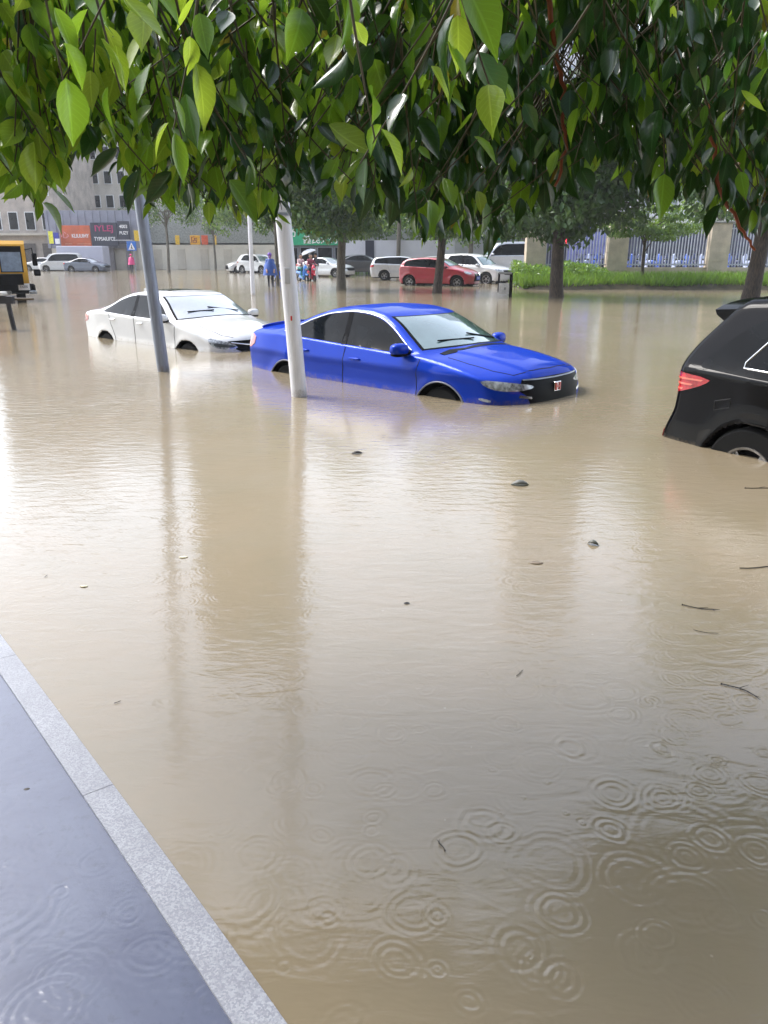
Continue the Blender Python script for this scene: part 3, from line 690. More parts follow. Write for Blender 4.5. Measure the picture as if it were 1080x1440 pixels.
suv = std(paint=BLK, wr=.385, arch=.415, hw=.94, zb=.24,
    top=[(-2.42, 1.2), (-2.2, 1.52), (-2.02, 1.69), (-1.85, 1.74), (-1.4, 1.77), (-.7, 1.79), (0, 1.78), (.4, 1.72), (.8, 1.52), (1.2, 1.25), (1.4, 1.15), (1.8, 1.10), (2.1, 1.02), (2.4, .88)],
    plan=[(-2.4, .84), (-2.0, .905), (-1.35, .94), (0, .94), (1.35, .94), (1.9, .92), (2.3, .86)],
    belt=[(-2.4, 1.17), (-1.6, 1.145), (-.5, 1.10), (.6, 1.06), (1.4, 1.02), (2.3, .92)],
    xf=[(.1, 2.2), (.4, 2.33), (.7, 2.34), (.9, 2.28), (1.1, 2.1)],
    xr=[(.2, -2.28), (.45, -2.38), (.62, -2.36), (.80, -2.28), (1.0, -2.26), (1.14, -2.26), (1.22, -2.235), (1.35, -2.14), (1.5, -2.00), (1.78, -1.74)],
    vp=[(.1, -.06), (.3, -.01), (.5, .0), (.7, -.02), (.95, -.01), (1.1, -.0)],
    fd=.34, rd=.20, pw=2.6, dlo=(-1.50, .95), dlb=.085, ws=(.46, 1.25), rw=None, upright=True, tum=.40, step=.022, crown=.07, c=.35, dm=.07, chrome=2, cslope=1.3,
    pillars=[(-.25, -.05, .05)], mirror=(.85, 1.12),
    tail=[([(-2.45, .8, 1.13), (-2.15, .8, 1.13), (-1.72, .8, 1.10), (-1.78, .8, 1.05), (-1.95, .8, .985), (-2.15, .8, .93), (-2.45, .8, .93)], (-.25, .97, 0))],
    head=[([(1.9, .9, .95), (2.2, .6, .9), (2.25, .6, .8), (1.95, .9, .85)], (.8, .6, 0))],
    grille=[(-.5, .85), (-.45, .6), (0, .58)],
    seams=[[(-.25, 1.09), (-.28, .6), (-.25, .35)], [(-1.18, 1.12), (-1.1, .9), (-.95, .6), (-.85, .35)], [(-1.70, .93), (-1.56, .97), (-1.56, .90), (-1.70, .86), (-1.70, .93)]],
    handles=[(-1.0, .98)], handle_mat=CHROME, extra=[suv_extra])
loc, yaw = place((1290, 905), (1064, 643), .90)
SUVP = (loc, yaw)
make_car('suv', 'black SUV with red tail light and roof spoiler, cut off by the right frame edge', 'car', suv, (2.86 + .9 * math.cos(R(-58) + math.pi / 2) + 1.35 * math.cos(R(-58)), 5.86 + .9 * math.sin(R(-58) + math.pi / 2) + 1.35 * math.sin(R(-58))), R(-58), .54, res=.026)

# ================================================================== POLES
GREY = mat('grey galvanised pole paint', (.30, .33, .40), .45, .2, var=.18, scale=5, vec=(6, 6, .6), tide=.05)
WPOLE = mat('white pole paint', (.86, .86, .90), .45, 0, var=.10, scale=4, vec=(6, 6, .6), tide=.05)
def pole(name, label, cat, px, r0, r1, h, lean, m, kind):
    x, y = at(*px); root = thing(name, label, cat, (x, y, 0), 0)
    L = Vector((lean, .0, 1)); pts = [tuple(L * z) for z in (-.5, 0, h * .5, h)]
    MB().tube(pts, [r0, r0, (r0 + r1) / 2, r1], 20).build('shaft', m, root, True, 60)
    if kind == 'lamp':
        tp = L * h; MB().tube([tp, tp + Vector((.3, .5, .5)), tp + Vector((.9, 1.4, .75))], [.05, .045, .035], 10).build('arm', m, root, True)
        o = MB().box((tp.x + 1.1, tp.y + 1.75, tp.z + .78), (.28, .7, .12), rz=-.55, bev=.05).build('lamp_head', m, root)
    if kind == 'cap':
        tp = L * h; MB().lathe([(r1, -.02), (r1 * 1.25, 0), (r1 * 1.25, .05), (.01, .09)], tp, 'Z', 16).build('cap', m, root, True)
    return root, x, y
p, x, y = pole('street_pole', 'grey metal pole leaning slightly left in front of the white sedan', 'pole', (230, 522), .082, .060, 6.5, -.048, GREY, 'lamp')
p, x, y = pole('street_pole', 'white painted pole rising from the water beside the blue sedan', 'pole', (421, 557), .088, .066, 7.0, -.056, WPOLE, 'lamp')
box1('door_hatch', (-.056 * 1.35, -.078, 1.30), (.06, .022, .16), mat('off white hatch', (.62, .62, .64), .5), p, bev=.004)
MB().lathe([(.091, 0), (.091, .03)], (-.056 * 1.9, 0, 1.9), 'Z', 20).build('band', GREY, p, True)
box1('scuff', (-.056 * .86 + .0, -.0875, .86), (.018, .012, .05), mat('red scuff', (.55, .04, .03), .6), p, bev=.004)
p, x, y = pole('lamp_post', 'thin white lamp post standing far across the flooded road', 'lamp post', (356, 415), .09, .06, 6.5, .004, WPOLE, 'lamp')

# ================================================================== VEGETATION
def leaf_mat(name, c1, c2, trans=.45, rough=.28, scale=9., tf=.5):
    m, t = newmat(name); geo = t.new('NewGeometry')
    f = t.ramp(t.noise(geo.outputs['Position'], scale, 3, .6), .3, .7)
    rp = t.new('ObjectInfo')
    f2 = geo.outputs['Random Per Island']
    c = t.mix(t.math('MULTIPLY_ADD', f2, .75, t.math('MULTIPLY', f, .25)), c1, c2)
    at_ = t.new('Attribute'); at_.attribute_name = 'leaf_uv'; su = t.new('SeparateXYZ'); t.l.new(at_.outputs['Vector'], su.inputs[0])
    rib = t.ramp(su.outputs[0], .90, .97); vein = t.math('MULTIPLY', t.ramp(t.math('SINE', t.math('MULTIPLY_ADD', su.outputs[1], 62, t.math('MULTIPLY', su.outputs[0], 16))), .80, 1.0), t.math('GREATER_THAN', su.outputs[0], .02))
    c = t.mix(t.math('MAXIMUM', t.math('MULTIPLY', rib, .55), t.math('MULTIPLY', vein, .22)), c, tuple(min(1, q * 1.7 + .03) for q in c2))
    spt = t.ramp(t.noise(geo.outputs['Position'], 160, 2, .6), .66, .74); c = t.mix(t.math('MULTIPLY', spt, .45), c, (.10, .07, .02))
    t.l.new(c, t.b.inputs['Base Color']); t.b.inputs['Roughness'].default_value = rough; t.b.inputs['Coat Weight'].default_value = .6; t.b.inputs['Coat Roughness'].default_value = .10
    tr = t.new('BsdfTranslucent'); t.l.new(t.mix(tf, c, (.42, .58, .04)), tr.inputs['Color'])
    mx = t.new('MixShader'); mx.inputs[0].default_value = trans; out = t.n['Material Output']
    t.l.new(t.b.outputs[0], mx.inputs[1]); t.l.new(tr.outputs[0], mx.inputs[2]); t.l.new(mx.outputs[0], out.inputs['Surface']); return m
LF_Y = leaf_mat('young yellow green leaf', (.22, .38, .02), (.42, .55, .06), .55)
LF_G = leaf_mat('bright green leaf', (.055, .20, .012), (.13, .32, .02), .5)
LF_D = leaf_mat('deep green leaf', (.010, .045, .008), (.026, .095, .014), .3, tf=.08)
LF_B = leaf_mat('withered leaf', (.22, .07, .02), (.30, .17, .03), .3)
LF_FAR = leaf_mat('dark green tree foliage', (.020, .070, .014), (.060, .15, .028), .35, .5, tf=.2)
LF_FARL = leaf_mat('light green tree foliage', (.06, .13, .03), (.13, .24, .06), .4, .5)
BARK = mat('wet brown bark', (.085, .062, .045), .8, var=.5, scale=7, bump=.02, vec=(5, 5, .8))
BARKG = mat('grey bark', (.16, .14, .11), .8, var=.4, scale=7, bump=.015, vec=(5, 5, .8))
TW = mat('green brown twig', (.10, .075, .03), .6, var=.3)
TWR = mat('reddish hanging shoot', (.42, .10, .035), .5, var=.25)

def leaves(name, C, D, N, L, mats, mi, parent, simple=False):
    """C base points, D tip directions, N approx normals, L lengths"""
    C, D, N = (np.asarray(a, float) for a in (C, D, N)); L = np.asarray(L, float); n = len(C)
    D = D / np.linalg.norm(D, axis=1, keepdims=True); N = N - D * np.sum(N * D, 1)[:, None]; N /= np.linalg.norm(N, axis=1, keepdims=True) + 1e-9; S = np.cross(D, N)
    if simple:
        tt = [0, .5, 1]; T = [(0, 0, 0), (.5, .30, .06), (.5, -.30, .06), (1, 0, -.05), (.5, 0, 0)]; Fq = np.array([[0, 4, 3, 1], [0, 2, 3, 4]])
    else:
        rows = [(0, .0), (.09, .13), (.24, .225), (.42, .262), (.6, .225), (.76, .135), (.88, .05), (1, .0)]; T = []
        for t, w in rows: T += [(t, -w, .42 * w), (t, 0, 0), (t, w, .42 * w)]
        Fq = np.array([[i * 3 + k, i * 3 + k + 1, i * 3 + k + 4, i * 3 + k + 3] for i in range(7) for k in (0, 1)])
    T = np.array(T); bend = RNG.normal(-.10, .22, n); wid = RNG.uniform(.70, 1.12, n); twist = RNG.normal(0, .45, n)
    a = twist[:, None] * T[None, :, 0]
    u = T[None, :, 1] * wid[:, None] * np.cos(a); h = T[None, :, 2] + T[None, :, 1] * np.sin(a) + bend[:, None] * T[None, :, 0] ** 2
    V = C[:, None] + (D[:, None] * T[None, :, 0, None] + S[:, None] * u[..., None] + N[:, None] * h[..., None]) * L[:, None, None]
    F = (Fq[None] + (np.arange(n) * len(T))[:, None, None]).reshape(-1, 4)
    o = npmesh(name, V.reshape(-1, 3), F, mats, np.repeat(mi, len(Fq)), parent, True)
    if not simple:
        at_ = o.data.attributes.new('leaf_uv', 'FLOAT_VECTOR', 'POINT'); base = np.array([[1.0 if abs(q[1]) < 1e-6 else .03, q[0], 0] for q in T]); at_.data.foreach_set('vector', np.tile(base, (n, 1)).astype(np.float32).ravel())
    return o

def far_tree(name, label, cat, base, tr, clear, cc, rad, nl, lsize, mats, bark, group=None, lean=0., seed=1, clumps=40, twin=False, flat=0.):
    rg = np.random.default_rng(seed); root = thing(name, label, cat, (base[0], base[1], 0), 0, group)
    cc = np.array(cc, float); rad = np.array(rad, float)
    mb = MB(); top = Vector((cc[0], cc[1], cc[2] - rad[2] * .25)); b0 = Vector((0, 0, -.4))
    stems = [0] if not twin else [-.22, .12]
    for so_ in stems:
        pts = []; rs = []
        for k in range(9):
            t = k / 8; p = b0.lerp(top, t) + Vector((so_ * (1 - t) + .12 * tr * math.sin(5 * t + seed) * 2, .1 * math.cos(4 * t + seed) * tr * 2, 0)); p.x += lean * math.sin(t * 2.2) ; pts.append(p)
            rs.append(tr * (1.25 if k == 0 else 1.0 - .35 * t) * (1 if not twin else .6))
        rs[1] = rs[1] * 1.05; mb.tube(pts, rs, 12)
    tips = []
    cl = []
    for i in range(clumps):
        v = rg.normal(size=3); v /= np.linalg.norm(v); v *= rg.uniform(.35, .98) ** .6; p = cc + v * rad
        if p[2] < clear: p[2] = clear + rg.uniform(0, .5)
        cl.append(p)
    lm = MB()
    for p in cl[:16]:
        s0 = pts[5].lerp(pts[8], rg.uniform(0, 1)); e = Vector(p); md = s0.lerp(e, .5) + Vector((0, 0, .25))
        lm.tube([s0, md, e], [tr * .32, tr * .2, tr * .07], 6)
    mb.build('trunk', bark, root, True, 80); lm.build('limbs', bark, root, True, 80)
    if nl < 4000: nl = int(nl * 1.8)
    per = nl // clumps; C = []; 
    for p in cl:
        r = rg.uniform(.26, .46) * rad; q = rg.normal(size=(per, 3)); q /= np.linalg.norm(q, axis=1, keepdims=True); q *= rg.uniform(.3, 1, (per, 1)) ** .5
        q[:, 2] *= (1 - flat); C.append(p + q * r)
    C = np.concatenate(C); C = C[C[:, 2] > clear - .3]; n = len(C)
    D = rg.normal(size=(n, 3)); D[:, 2] -= .9; N = rg.normal(size=(n, 3)); N[:, 2] += 1.0
    leaves('crown', C, D, N, rg.uniform(.7, 1.3, n) * lsize, mats, (rg.uniform(size=n) < .3).astype(int), root, True)
    return root

# ---- trees across the road
T1 = at(480, 407); T2 = at(615, 412); T3 = at(786, 418); T4 = at(1050, 424)
far_tree('roadside_tree', 'roadside tree with stout trunk between the white pole and the red hatchback', 'tree', T1, .23, 2.5, (.1, 0, 5.2), (3.0, 2.6, 3.0), 24000, .24, [LF_FAR, LF_FARL], BARKG, 'trees standing in the flood along the far kerb', .05, 3)
far_tree('roadside_tree', 'roadside tree whose thin trunk stands in front of the red hatchback', 'tree', T2, .20, 2.6, (.1, 0, 5.0), (2.3, 2.2, 2.6), 18000, .24, [LF_FAR, LF_FARL], BARK, 'trees standing in the flood along the far kerb', .06, 5)
far_tree('roadside_tree', 'roadside tree with dark round crown and ridged trunk right of the small black frame', 'tree', T3, .27, 2.15, (-.15, 0, 4.6), (3.1, 2.8, 2.9), 30000, .23, [LF_FAR, LF_FAR], BARK, 'trees standing in the flood along the far kerb', -.14, 11, 60)
far_tree('roadside_tree', 'roadside tree with thick dark trunk directly behind the black SUV', 'tree', T4, .28, 3.0, (.6, 0, 8.2), (4.8, 3.4, 5.6), 28000, .24, [LF_FAR, LF_FAR], BARK, 'trees standing in the flood along the far kerb', .0, 8)
b = (xat(905, 392, 38.6), 38.6)
far_tree('young_tree', 'young light green tree growing in the verge before the railing', 'tree', (b[0], b[1]), .09, 1.9, (0, 0, 3.0), (2.1, 1.6, .85), 6500, .15, [LF_FARL, LF_FARL], BARK, None, -.1, 21, 30, flat=.6)
b = at(505, 377)
far_tree('young_tree', 'twin stemmed tree on the grass strip before the white hoarding', 'tree', (b[0], b[1]), .16, 2.6, (0, 0, 4.2), (2.6, 2.0, 1.9), 4000, .16, [LF_FARL, LF_FAR], BARKG, None, .1, 23, 24, twin=True)
for i, (px, py, w, cm) in enumerate([(238, 384, .14, 0), (270, 377, .17, 0), (303, 380, .13, 1), (390, 402, .10, 0), (201, 377, .13, 1)]):
    b = at(px, py); lab = ['thin street tree right of the grey pole, before the cream wall', 'street tree beneath the yellow shop sign', 'slender street tree with light foliage left of the thin lamp post', 'very thin dark tree beside the person in a blue raincoat', 'street tree beside the pedestrian crossing sign'][i]
    far_tree('street_tree', lab, 'tree', b, w, 3.4 if i != 3 else 2.9, (0, 0, 6.0 if i != 3 else 4.4), (2.9, 2.0, 2.5) if i != 3 else (1.3, 1.2, 1.5), 2200, .2, [LF_FAR, LF_FARL], BARKG, 'thin street trees on the far side', .05, 30 + i, 16)
# row of background trees closing the gap behind the fence and the shops
for i, (px, Y, r, zc) in enumerate([(660, 58, 4.5, 6), (735, 62, 5, 7), (1010, 52, 4.0, 6.5), (560, 66, 5.0, 7.5), (350, 75, 4.6, 7.0), (420, 80, 4.5, 7.4)]):
    lab = ['leafy tree behind the red hatchback', 'broad tree behind the silver van', 'tree behind the railing at the right edge', 'large tree rising behind the grey estate car', 'green tree behind the thin white lamp post', 'green tree rising over the pharmacy sign'][i]
    far_tree('background_tree', lab, 'tree', (xat(px, 340, Y), Y), .2, zc - r * .8, (0, 0, zc), (r, r * .8, r * .8), 3200, .3, [LF_FARL, LF_FAR], BARKG, 'trees behind the shops and railing', .1, 50 + i, 26)

# ---- verges with grass and hedge
def grass(name, poly_fn, n, h, m, seed, label, cat):
    rg = np.random.default_rng(seed); X, Y, Z = poly_fn(rg, n); n = len(X)
    a = rg.uniform(0, 6.28, n); H = h * rg.uniform(.5, 1.3, n); w = .035
    lx = rg.normal(0, .3, n) * H; ly = rg.normal(0, .3, n) * H
    V = np.zeros((n, 4, 3)); dx, dy = np.cos(a) * w / 2, np.sin(a) * w / 2
    V[:, 0] = np.stack([X - dx, Y - dy, Z], 1); V[:, 1] = np.stack([X + dx, Y + dy, Z], 1)
    V[:, 2] = np.stack([X + lx * .5 + dx * .8, Y + ly * .5 + dy * .8, Z + H * .6], 1); V[:, 3] = np.stack([X + lx, Y + ly, Z + H], 1)
    F = np.array([[0, 1, 2, 3]])[None].repeat(n, 0).reshape(-1, 4) + (np.arange(n) * 4)[:, None]
    o = npmesh(name, V.reshape(-1, 3), F, [m, LF_FARL], (rg.uniform(size=n) < .35).astype(int), None, False); tag(o, label, cat, kind='stuff'); return o
GR = leaf_mat('lush green grass blade', (.11, .25, .025), (.19, .38, .045), .4, .5, 4.)
EARTH = mat('verge earth', (.07, .06, .035), .9, var=.4, scale=3, bump=.03)
def mound(name, x0, x1, y0, y1, h, wob=.3):
    V = []; F = []; nx, ny = 60, 8
    for i in range(nx):
        for j in range(ny):
            x = x0 + (x1 - x0) * i / (nx - 1); t = j / (ny - 1); y = y0 + (y1 - y0) * t + (math.sin(x * 1.3) * wob * (1 - t))
            e = min(i, nx - 1 - i) / 3; z = -.3 + (h + .3) * min(1, (t * 6) ** .6) * min(1, e + .15); V.append((x, y, z))
    for i in range(nx - 1):
        for j in range(ny - 1): a = i * ny + j; F.append((a, a + ny, a + ny + 1, a + 1))
    return tag(npmesh(name, V, F, EARTH, None, None, True), kind='structure')
vR = at(850, 407); Yv = vR[1]; Yfence = 41.5
vx0, vx1 = xat(716, 405, Yv + 1), xat(1110, 405, Yv) + 14
mound('verge', vx0, vx1, Yv - 1, Yfence - .1, .32)
def pf(rg, n):
    X = rg.uniform(vx0 + .4, vx1, n); t = rg.uniform(0, 1, n) ** 1.6; Y = Yv - .4 + np.sin(X * 1.3) * .3 * (1 - t) + t * (Yfence - Yv); return X, Y, .05 + .22 * np.minimum(1, t * 5)
grass('grass', pf, 30000, .46, GR, 3, 'bright green grass on the verge before the railing', 'grass')
v2y = at(560, 387)[1]
mound('verge', xat(462, 387, v2y), xat(575, 387, v2y), v2y, v2y + 7, .12)
def pf2(rg, n):
    X = rg.uniform(xat(463, 387, v2y), xat(574, 387, v2y), n); t = rg.uniform(0, 1, n) ** 1.4; return X, v2y + .1 + t * 6.5, np.full(n, 0.02)
grass('grass', pf2, 9000, .42, GR, 4, 'grass strip under the twin stemmed tree before the hoarding', 'grass')
# clipped hedge right of the parked cars
hx0, hx1 = xat(722, 400, Yv + 2), xat(848, 400, Yv + 2)
root = thing('hedge', 'loose green hedge between the white SUV and the grass verge', 'hedge', ((hx0 + hx1) / 2, Yv + 2.2, 0))
n = 9000; rg = np.random.default_rng(9); C = np.stack([rg.uniform(hx0, hx1, n) - (hx0 + hx1) / 2, rg.normal(0, .75, n), rg.uniform(0, 1, n) ** .7 * (1.05 + 0 * rg.uniform(size=n))], 1)
C[:, 2] *= 1 + .12 * np.sin(C[:, 0] * 2.3) + .08 * np.sin(C[:, 0] * 5.1)
D = rg.normal(size=(n, 3)); D[:, 2] += .5; N = rg.normal(size=(n, 3)); leaves('foliage', C, D, N, rg.uniform(.09, .17, n), [LF_FARL, GR], (rg.uniform(size=n) < .5).astype(int), root, True)
mb = MB()
for i in range(26): x = (hx0 - hx1) / 2 + (hx1 - hx0) * (i + .5) / 26; mb.tube([(x, 0, -.2), (x + rg.normal(0, .1), rg.normal(0, .2), .7)], [.03, .012], 5)
mb.build('stems', BARK, root)

# ================================================================== FENCE (right)
STONE = mat('beige stone cladding', (.58, .49, .37), .8, var=.15, scale=2, bump=.004)
RAIL = mat('pale blue grey fence paint', (.50, .52, .60), .5, .2, var=.1)
CONC = mat('concrete', (.34, .33, .31), .85, var=.25, scale=1.5, bump=.006)
def fence():
    root = thing('railing_fence', 'stone pillared railing fence with pale vertical bars on low wall', 'fence', (xat(900, 380, Yfence), Yfence, 0)); ox = root.location.x
    xs = [xat(p, 360, Yfence) for p in (752, 866, 1007, 1150, 1290)]; ztop = zat(314, Yfence); zw = zat(376, Yfence); zr = zat(316, Yfence)
    wx0, wx1 = xs[0] - .2, xs[-1] + 6
    MB().box(((wx0 + wx1) / 2 - ox, 0, (zw - .5) / 2), (wx1 - wx0, .35, zw + .5)).build('low_wall', STONE, root)
    for i, x in enumerate(xs):
        m = MB(); m.box((x - ox, -.06, (ztop - .6) / 2), (1.0, .62, ztop + .6), bev=.01); 
        for k in range(1, 6): m.box((x - ox, -.06, k * .42), (1.02, .64, .02))
        o = m.build('pillar', [STONE], root); box1('coping', (x - ox, -.06, ztop + .05), (1.16, .76, .10), CONC, o, bev=.02)
    xs2 = xs + [xs[-1] + 5]
    for a, b_ in zip(xs2[:-1], xs2[1:]):
        x0, x1 = a + .5 - ox, b_ - .5 - ox; m = MB(); n = int((x1 - x0) / .15)
        for k in range(n): x = x0 + (k + .5) * (x1 - x0) / n; m.box((x, -.02, (zw + zr) / 2 + .02), (.045, .045, zr - zw - .06))
        m.box(((x0 + x1) / 2, -.02, zr - .18), (x1 - x0, .05, .06)); m.box(((x0 + x1) / 2, -.02, zw + .14), (x1 - x0, .05, .06)); m.build('bar_panel', RAIL, root)
fence()
# ---- building with white eaves behind the fence, shop with blue glow
GLOWB = mat('blue lit shop front', (.10, .12, .5), .5, emit=(.10, .12, .9, .55)); 
PALE = mat('pale grey wall render', (.50, .50, .52), .8, var=.12, scale=.8)
def block(name, label, cat, x0, x1, y0, y1, h, wall, rows=0, cols=0, win=None, fw=.6, fh=.55, z0=3., frame=None, roof=True, group=None, side=True):
    root = thing(name, label, cat, ((x0 + x1) / 2, y0, 0), 0, group); ox = root.location.x; w = x1 - x0; dd = y1 - y0
    MB().box((0, dd / 2, (h - 1) / 2), (w, dd, h + 1)).build('wall', wall, root)
    if roof: MB().box((0, dd / 2, h + .12), (w + .4, dd + .4, .3), bev=.03).build('roof', CONC, root)
    if rows:
        fh_ = (h - z0) / rows; cw = w / cols; n = 0
        for r in range(rows):
            for c in range(cols):
                if n >= 96: break
                n += 1; cx = -w / 2 + (c + .5) * cw; cz = z0 + (r + .5) * fh_
                o = MB().box((cx, -.05, cz), (cw * fw + .16, .12, fh_ * fh + .16)).build('window', frame or WHITEP, root)
                MB().box((cx, -.115, cz), (cw * fw, .04, fh_ * fh)).build('pane', win or GLASS, o)
    return root
block('market_hall', 'low hall with white eaves behind the railing fence', 'building', xat(745, 350, 60), xat(1300, 350, 60), 60, 76, zat(311, 60), mat('dusky blue shopfront', (.10, .11, .20), .6, var=.4, scale=.8), 0, 0)
MB2 = MB(); MB2.box((xat(985, 350, 58.9), 58.9, zat(312, 58.9)), (xat(1300, 350, 59) - xat(780, 350, 59), 2.4, .22), bev=.03)
o = MB2.build('awning', WHITEP, None); tag(o, 'long white awning edge under the trees behind the railing', 'awning')
def sign(name, label, cat, px0, px1, py0, py1, Y, m, texts, parent=None, group=None, th=.12):
    x0, x1 = xat(px0, py0, Y), xat(px1, py0, Y); z0, z1 = zat(py1, Y), zat(py0, Y)
    root = thing(name, label, cat, ((x0 + x1) / 2, Y, z0), 0, group); box1('board', (0, 0, (z1 - z0) / 2), (x1 - x0, th, z1 - z0), m, root, bev=.02)
    for (s, sz, u, v, tm, sx) in texts: text('lettering', s, sz * (z1 - z0), tm, root, ((u - .5) * (x1 - x0), -th / 2 - .02, v * (z1 - z0)), (math.pi / 2, 0, 0), .012, sx, .01)
    return root
sign('shop_sign', 'bright blue sign behind the railing with orange and white marks', 'sign', 814, 838, 304, 324, 57.4, GLOWB, [('行', .8, .5, .5, mat('orange lettering', (.8, .3, .05), .5), 1)])
sign('red_light_sign', 'small glowing red sign behind the ridged tree trunk', 'sign', 783, 799, 334, 345, 57.3, mat('glowing red sign face', (.7, .02, .04), .5, emit=(.9, .03, .06, 1.2)), [])
sign('blue_shop_front', 'blue lit shop window behind the left bays of the railing', 'shop window', 800, 868, 326, 372, 57.8, mat('violet blue glass front', (.12, .14, .30), .3, emit=(.16, .18, .5, .12), var=.5, scale=1.2), [])
# parked scooters behind the railing
def scooter(label, loc, rz, body, group=None, name='electric_scooter'):
    root = thing(name, label, 'scooter', (loc[0], loc[1], loc[2] if len(loc) > 2 else -.1), rz, group)
    for x in (-.55, .62):
        w = MB().lathe([(.12, -.05), (.20, -.055), (.235, -.03), (.235, .03), (.20, .055), (.12, .05), (.12, -.05)], (0, 0, 0), 'Y', 18).build('wheel', RUBBER, root, True); w.location = (x, 0, .235)
        MB().lathe([(.12, .03), (.03, .04), (.03, -.04), (.12, -.03)], (0, 0, 0), 'Y', 14).build('rim', RIMM, w, True)
    def Fb(X, Y, Z):
        f = capsule(X, Y, Z, (-.72, 0, .62), (-.15, 0, .58), .13, .15); f = smin(f, capsule(X, Y, Z, (-.35, 0, .35), (.15, 0, .27), .12, .10), .08)
        f = smin(f, capsule(X, Y, Z, (.22, 0, .28), (.42, 0, .85), .11, .14), .08); f = smin(f, capsule(X, Y, Z, (.42, 0, .85), (.38, 0, 1.0), .12, .08), .05); f = smin(f, capsule(X, Y, Z, (.50, 0, .50), (.72, 0, .47), .06, .06), .05); return f
    P, Q = nets(Fb, (-.95, -.3, .1), (.85, .3, 1.2), .05, 1); npmesh('body', P, Q, body, None, root)
    blob('seat', (-.42, 0, .76), (.34, .13, .06), BLACK, root, 3, 6)
    q = MB(); q.tube([(.36, -.32, 1.02), (.38, 0, 1.0), (.36, .32, 1.02)], .018, 6); q.tube([(.37, -.22, 1.0), (.42, -.26, 1.2)], .01, 5); q.tube([(.37, .22, 1.0), (.42, .26, 1.2)], .01, 5); q.build('handlebar', BLACK, root, True)
    blob('headlight', (.55, 0, .80), (.05, .08, .06), LENS, root, 2.4, 6); return root
def copy_tree(o, parent=None):
    c = o.copy(); COL.objects.link(c); c.parent = parent
    for ch in list(o.children): copy_tree(ch, c)
    return c
SB = [paint('navy scooter paint', (.03, .04, .12)), paint('pale scooter paint', (.45, .5, .7)), paint('blue scooter paint', (.05, .12, .5))]
proto = {}
k = 0
for px in list(range(815, 866, 11)) + list(range(884, 1000, 13)) + [1022, 1036, 1050, 1064]:
    c = k % 3; Y = 45.5 + (k % 2) * 1.2; loc = (xat(px, 370, Y), Y, .55)
    lab = 'parked electric scooter behind the railing, number %s from the left in the packed row' % ('one two three four five six seven eight nine ten eleven twelve thirteen fourteen fifteen sixteen seventeen eighteen nineteen twenty'.split()[k])
    lab = lab.replace('number ', ['dark ', 'pale ', 'blue '][c] and '') ; lab = ['dark', 'pale', 'blue'][c] + ' ' + lab.replace('one from', 'first from').replace('number ', '')
    if c not in proto: proto[c] = scooter(lab, loc, 1.2, SB[c], 'scooters parked behind the railing')
    else:
        o = copy_tree(proto[c]); o['label'] = lab; o.location = loc; o.rotation_euler.z = 1.2 + .3 * math.sin(k * 2.1)
    k += 1
sheet('raised_yard', [(xat(752, 370, 42), 41.7), (60, 41.7), (60, 60), (xat(752, 370, 42), 60)], .55, CONC)

# ================================================================== FAR BUILDINGS
CREAM = mat('cream rendered wall', (.55, .50, .42), .85, var=.12, scale=.6)
DUSTY = mat('dusty beige facade', (.46, .40, .35), .85, var=.2, scale=.7)
GREYW = mat('blue grey parapet panels', (.30, .30, .36), .7, var=.12, scale=.7)
WLET = mat('white sign lettering', (.85, .82, .80), .5, var=.03)
YB = 92.0
def gx(px): return xat(px, 340, YB)
# shop row behind the orange sign
root = thing('shop_building', 'low shop building with grey panelled parapet and open white columns', 'building', ((gx(66) + gx(196)) / 2, YB, 0)); ox = root.location.x
zp0, zp1 = zat(318, YB), zat(296, YB); zs0 = zat(349, YB)
MB().box((0, 6, zp1 / 2 - .5), (gx(196) - gx(66), 10, zp1 + 1)).build('wall', CREAM, root)
m = MB(); m.box((0, .8, (zp1 + zs0) / 2 + .02), (gx(196) - gx(66) + .3, .5, zp1 - zs0 + .05))
for k in range(13): m.box((gx(68) - ox + k * (gx(194) - gx(68)) / 12, .50, (zp1 + zs0) / 2), (.10, .12, zp1 - zs0))
m.build('parapet', GREYW, root)
for p_ in (72, 100, 128, 153, 176, 194): MB().box((gx(p_) - ox, .75, zs0 / 2 - .25), (.45, .45, zs0 + .5), bev=.02).build('column', mat('grey column', (.20, .18, .19), .7) if p_ in (153, 176) else CREAM, root)
for a_, c_ in ((76, 96), (104, 124), (132, 149)): MB().box(((gx(a_) + gx(c_)) / 2 - ox, .95, zs0 / 2 - .2), (gx(c_) - gx(a_), .1, zs0 + .2)).build('shutter', mat('pale roller shutter', (.40, .40, .45), .6, var=.2, vec=(.2, .2, 8)), root)
ORG = mat('orange sign board', (.62, .13, .045), .6, var=.15, scale=.8); DRK = mat('dark slate sign board', (.035, .035, .055), .6, var=.2)
sign('shop_sign', 'orange shop sign board with white lettering over the white van', 'sign', 83, 126, 317, 348, YB - .2, ORG, [('KLIUUIHY', .24, .66, .52, WLET, .78), ('心', .34, .16, .55, mat('pink sign letter', (.8, .35, .35), .5), 1.2), ('————', .16, .75, .17, mat('peach sign letter', (.9, .5, .35), .5), 1), ('——', .16, .25, .17, mat('peach sign letter', (.9, .5, .35), .5), 1)], group='shop signs on the grey parapet')
PK = mat('magenta sign lettering', (.55, .03, .16), .5)
sign('shop_sign', 'dark shop sign with magenta letters above white letters', 'sign', 126.5, 164, 313, 346, YB - .2, DRK, [('IYLEJ', .36, .50, .74, PK, 1.15), ('TYPSAIUI\'CE', .22, .5, .30, WLET, .80)], group='shop signs on the grey parapet')
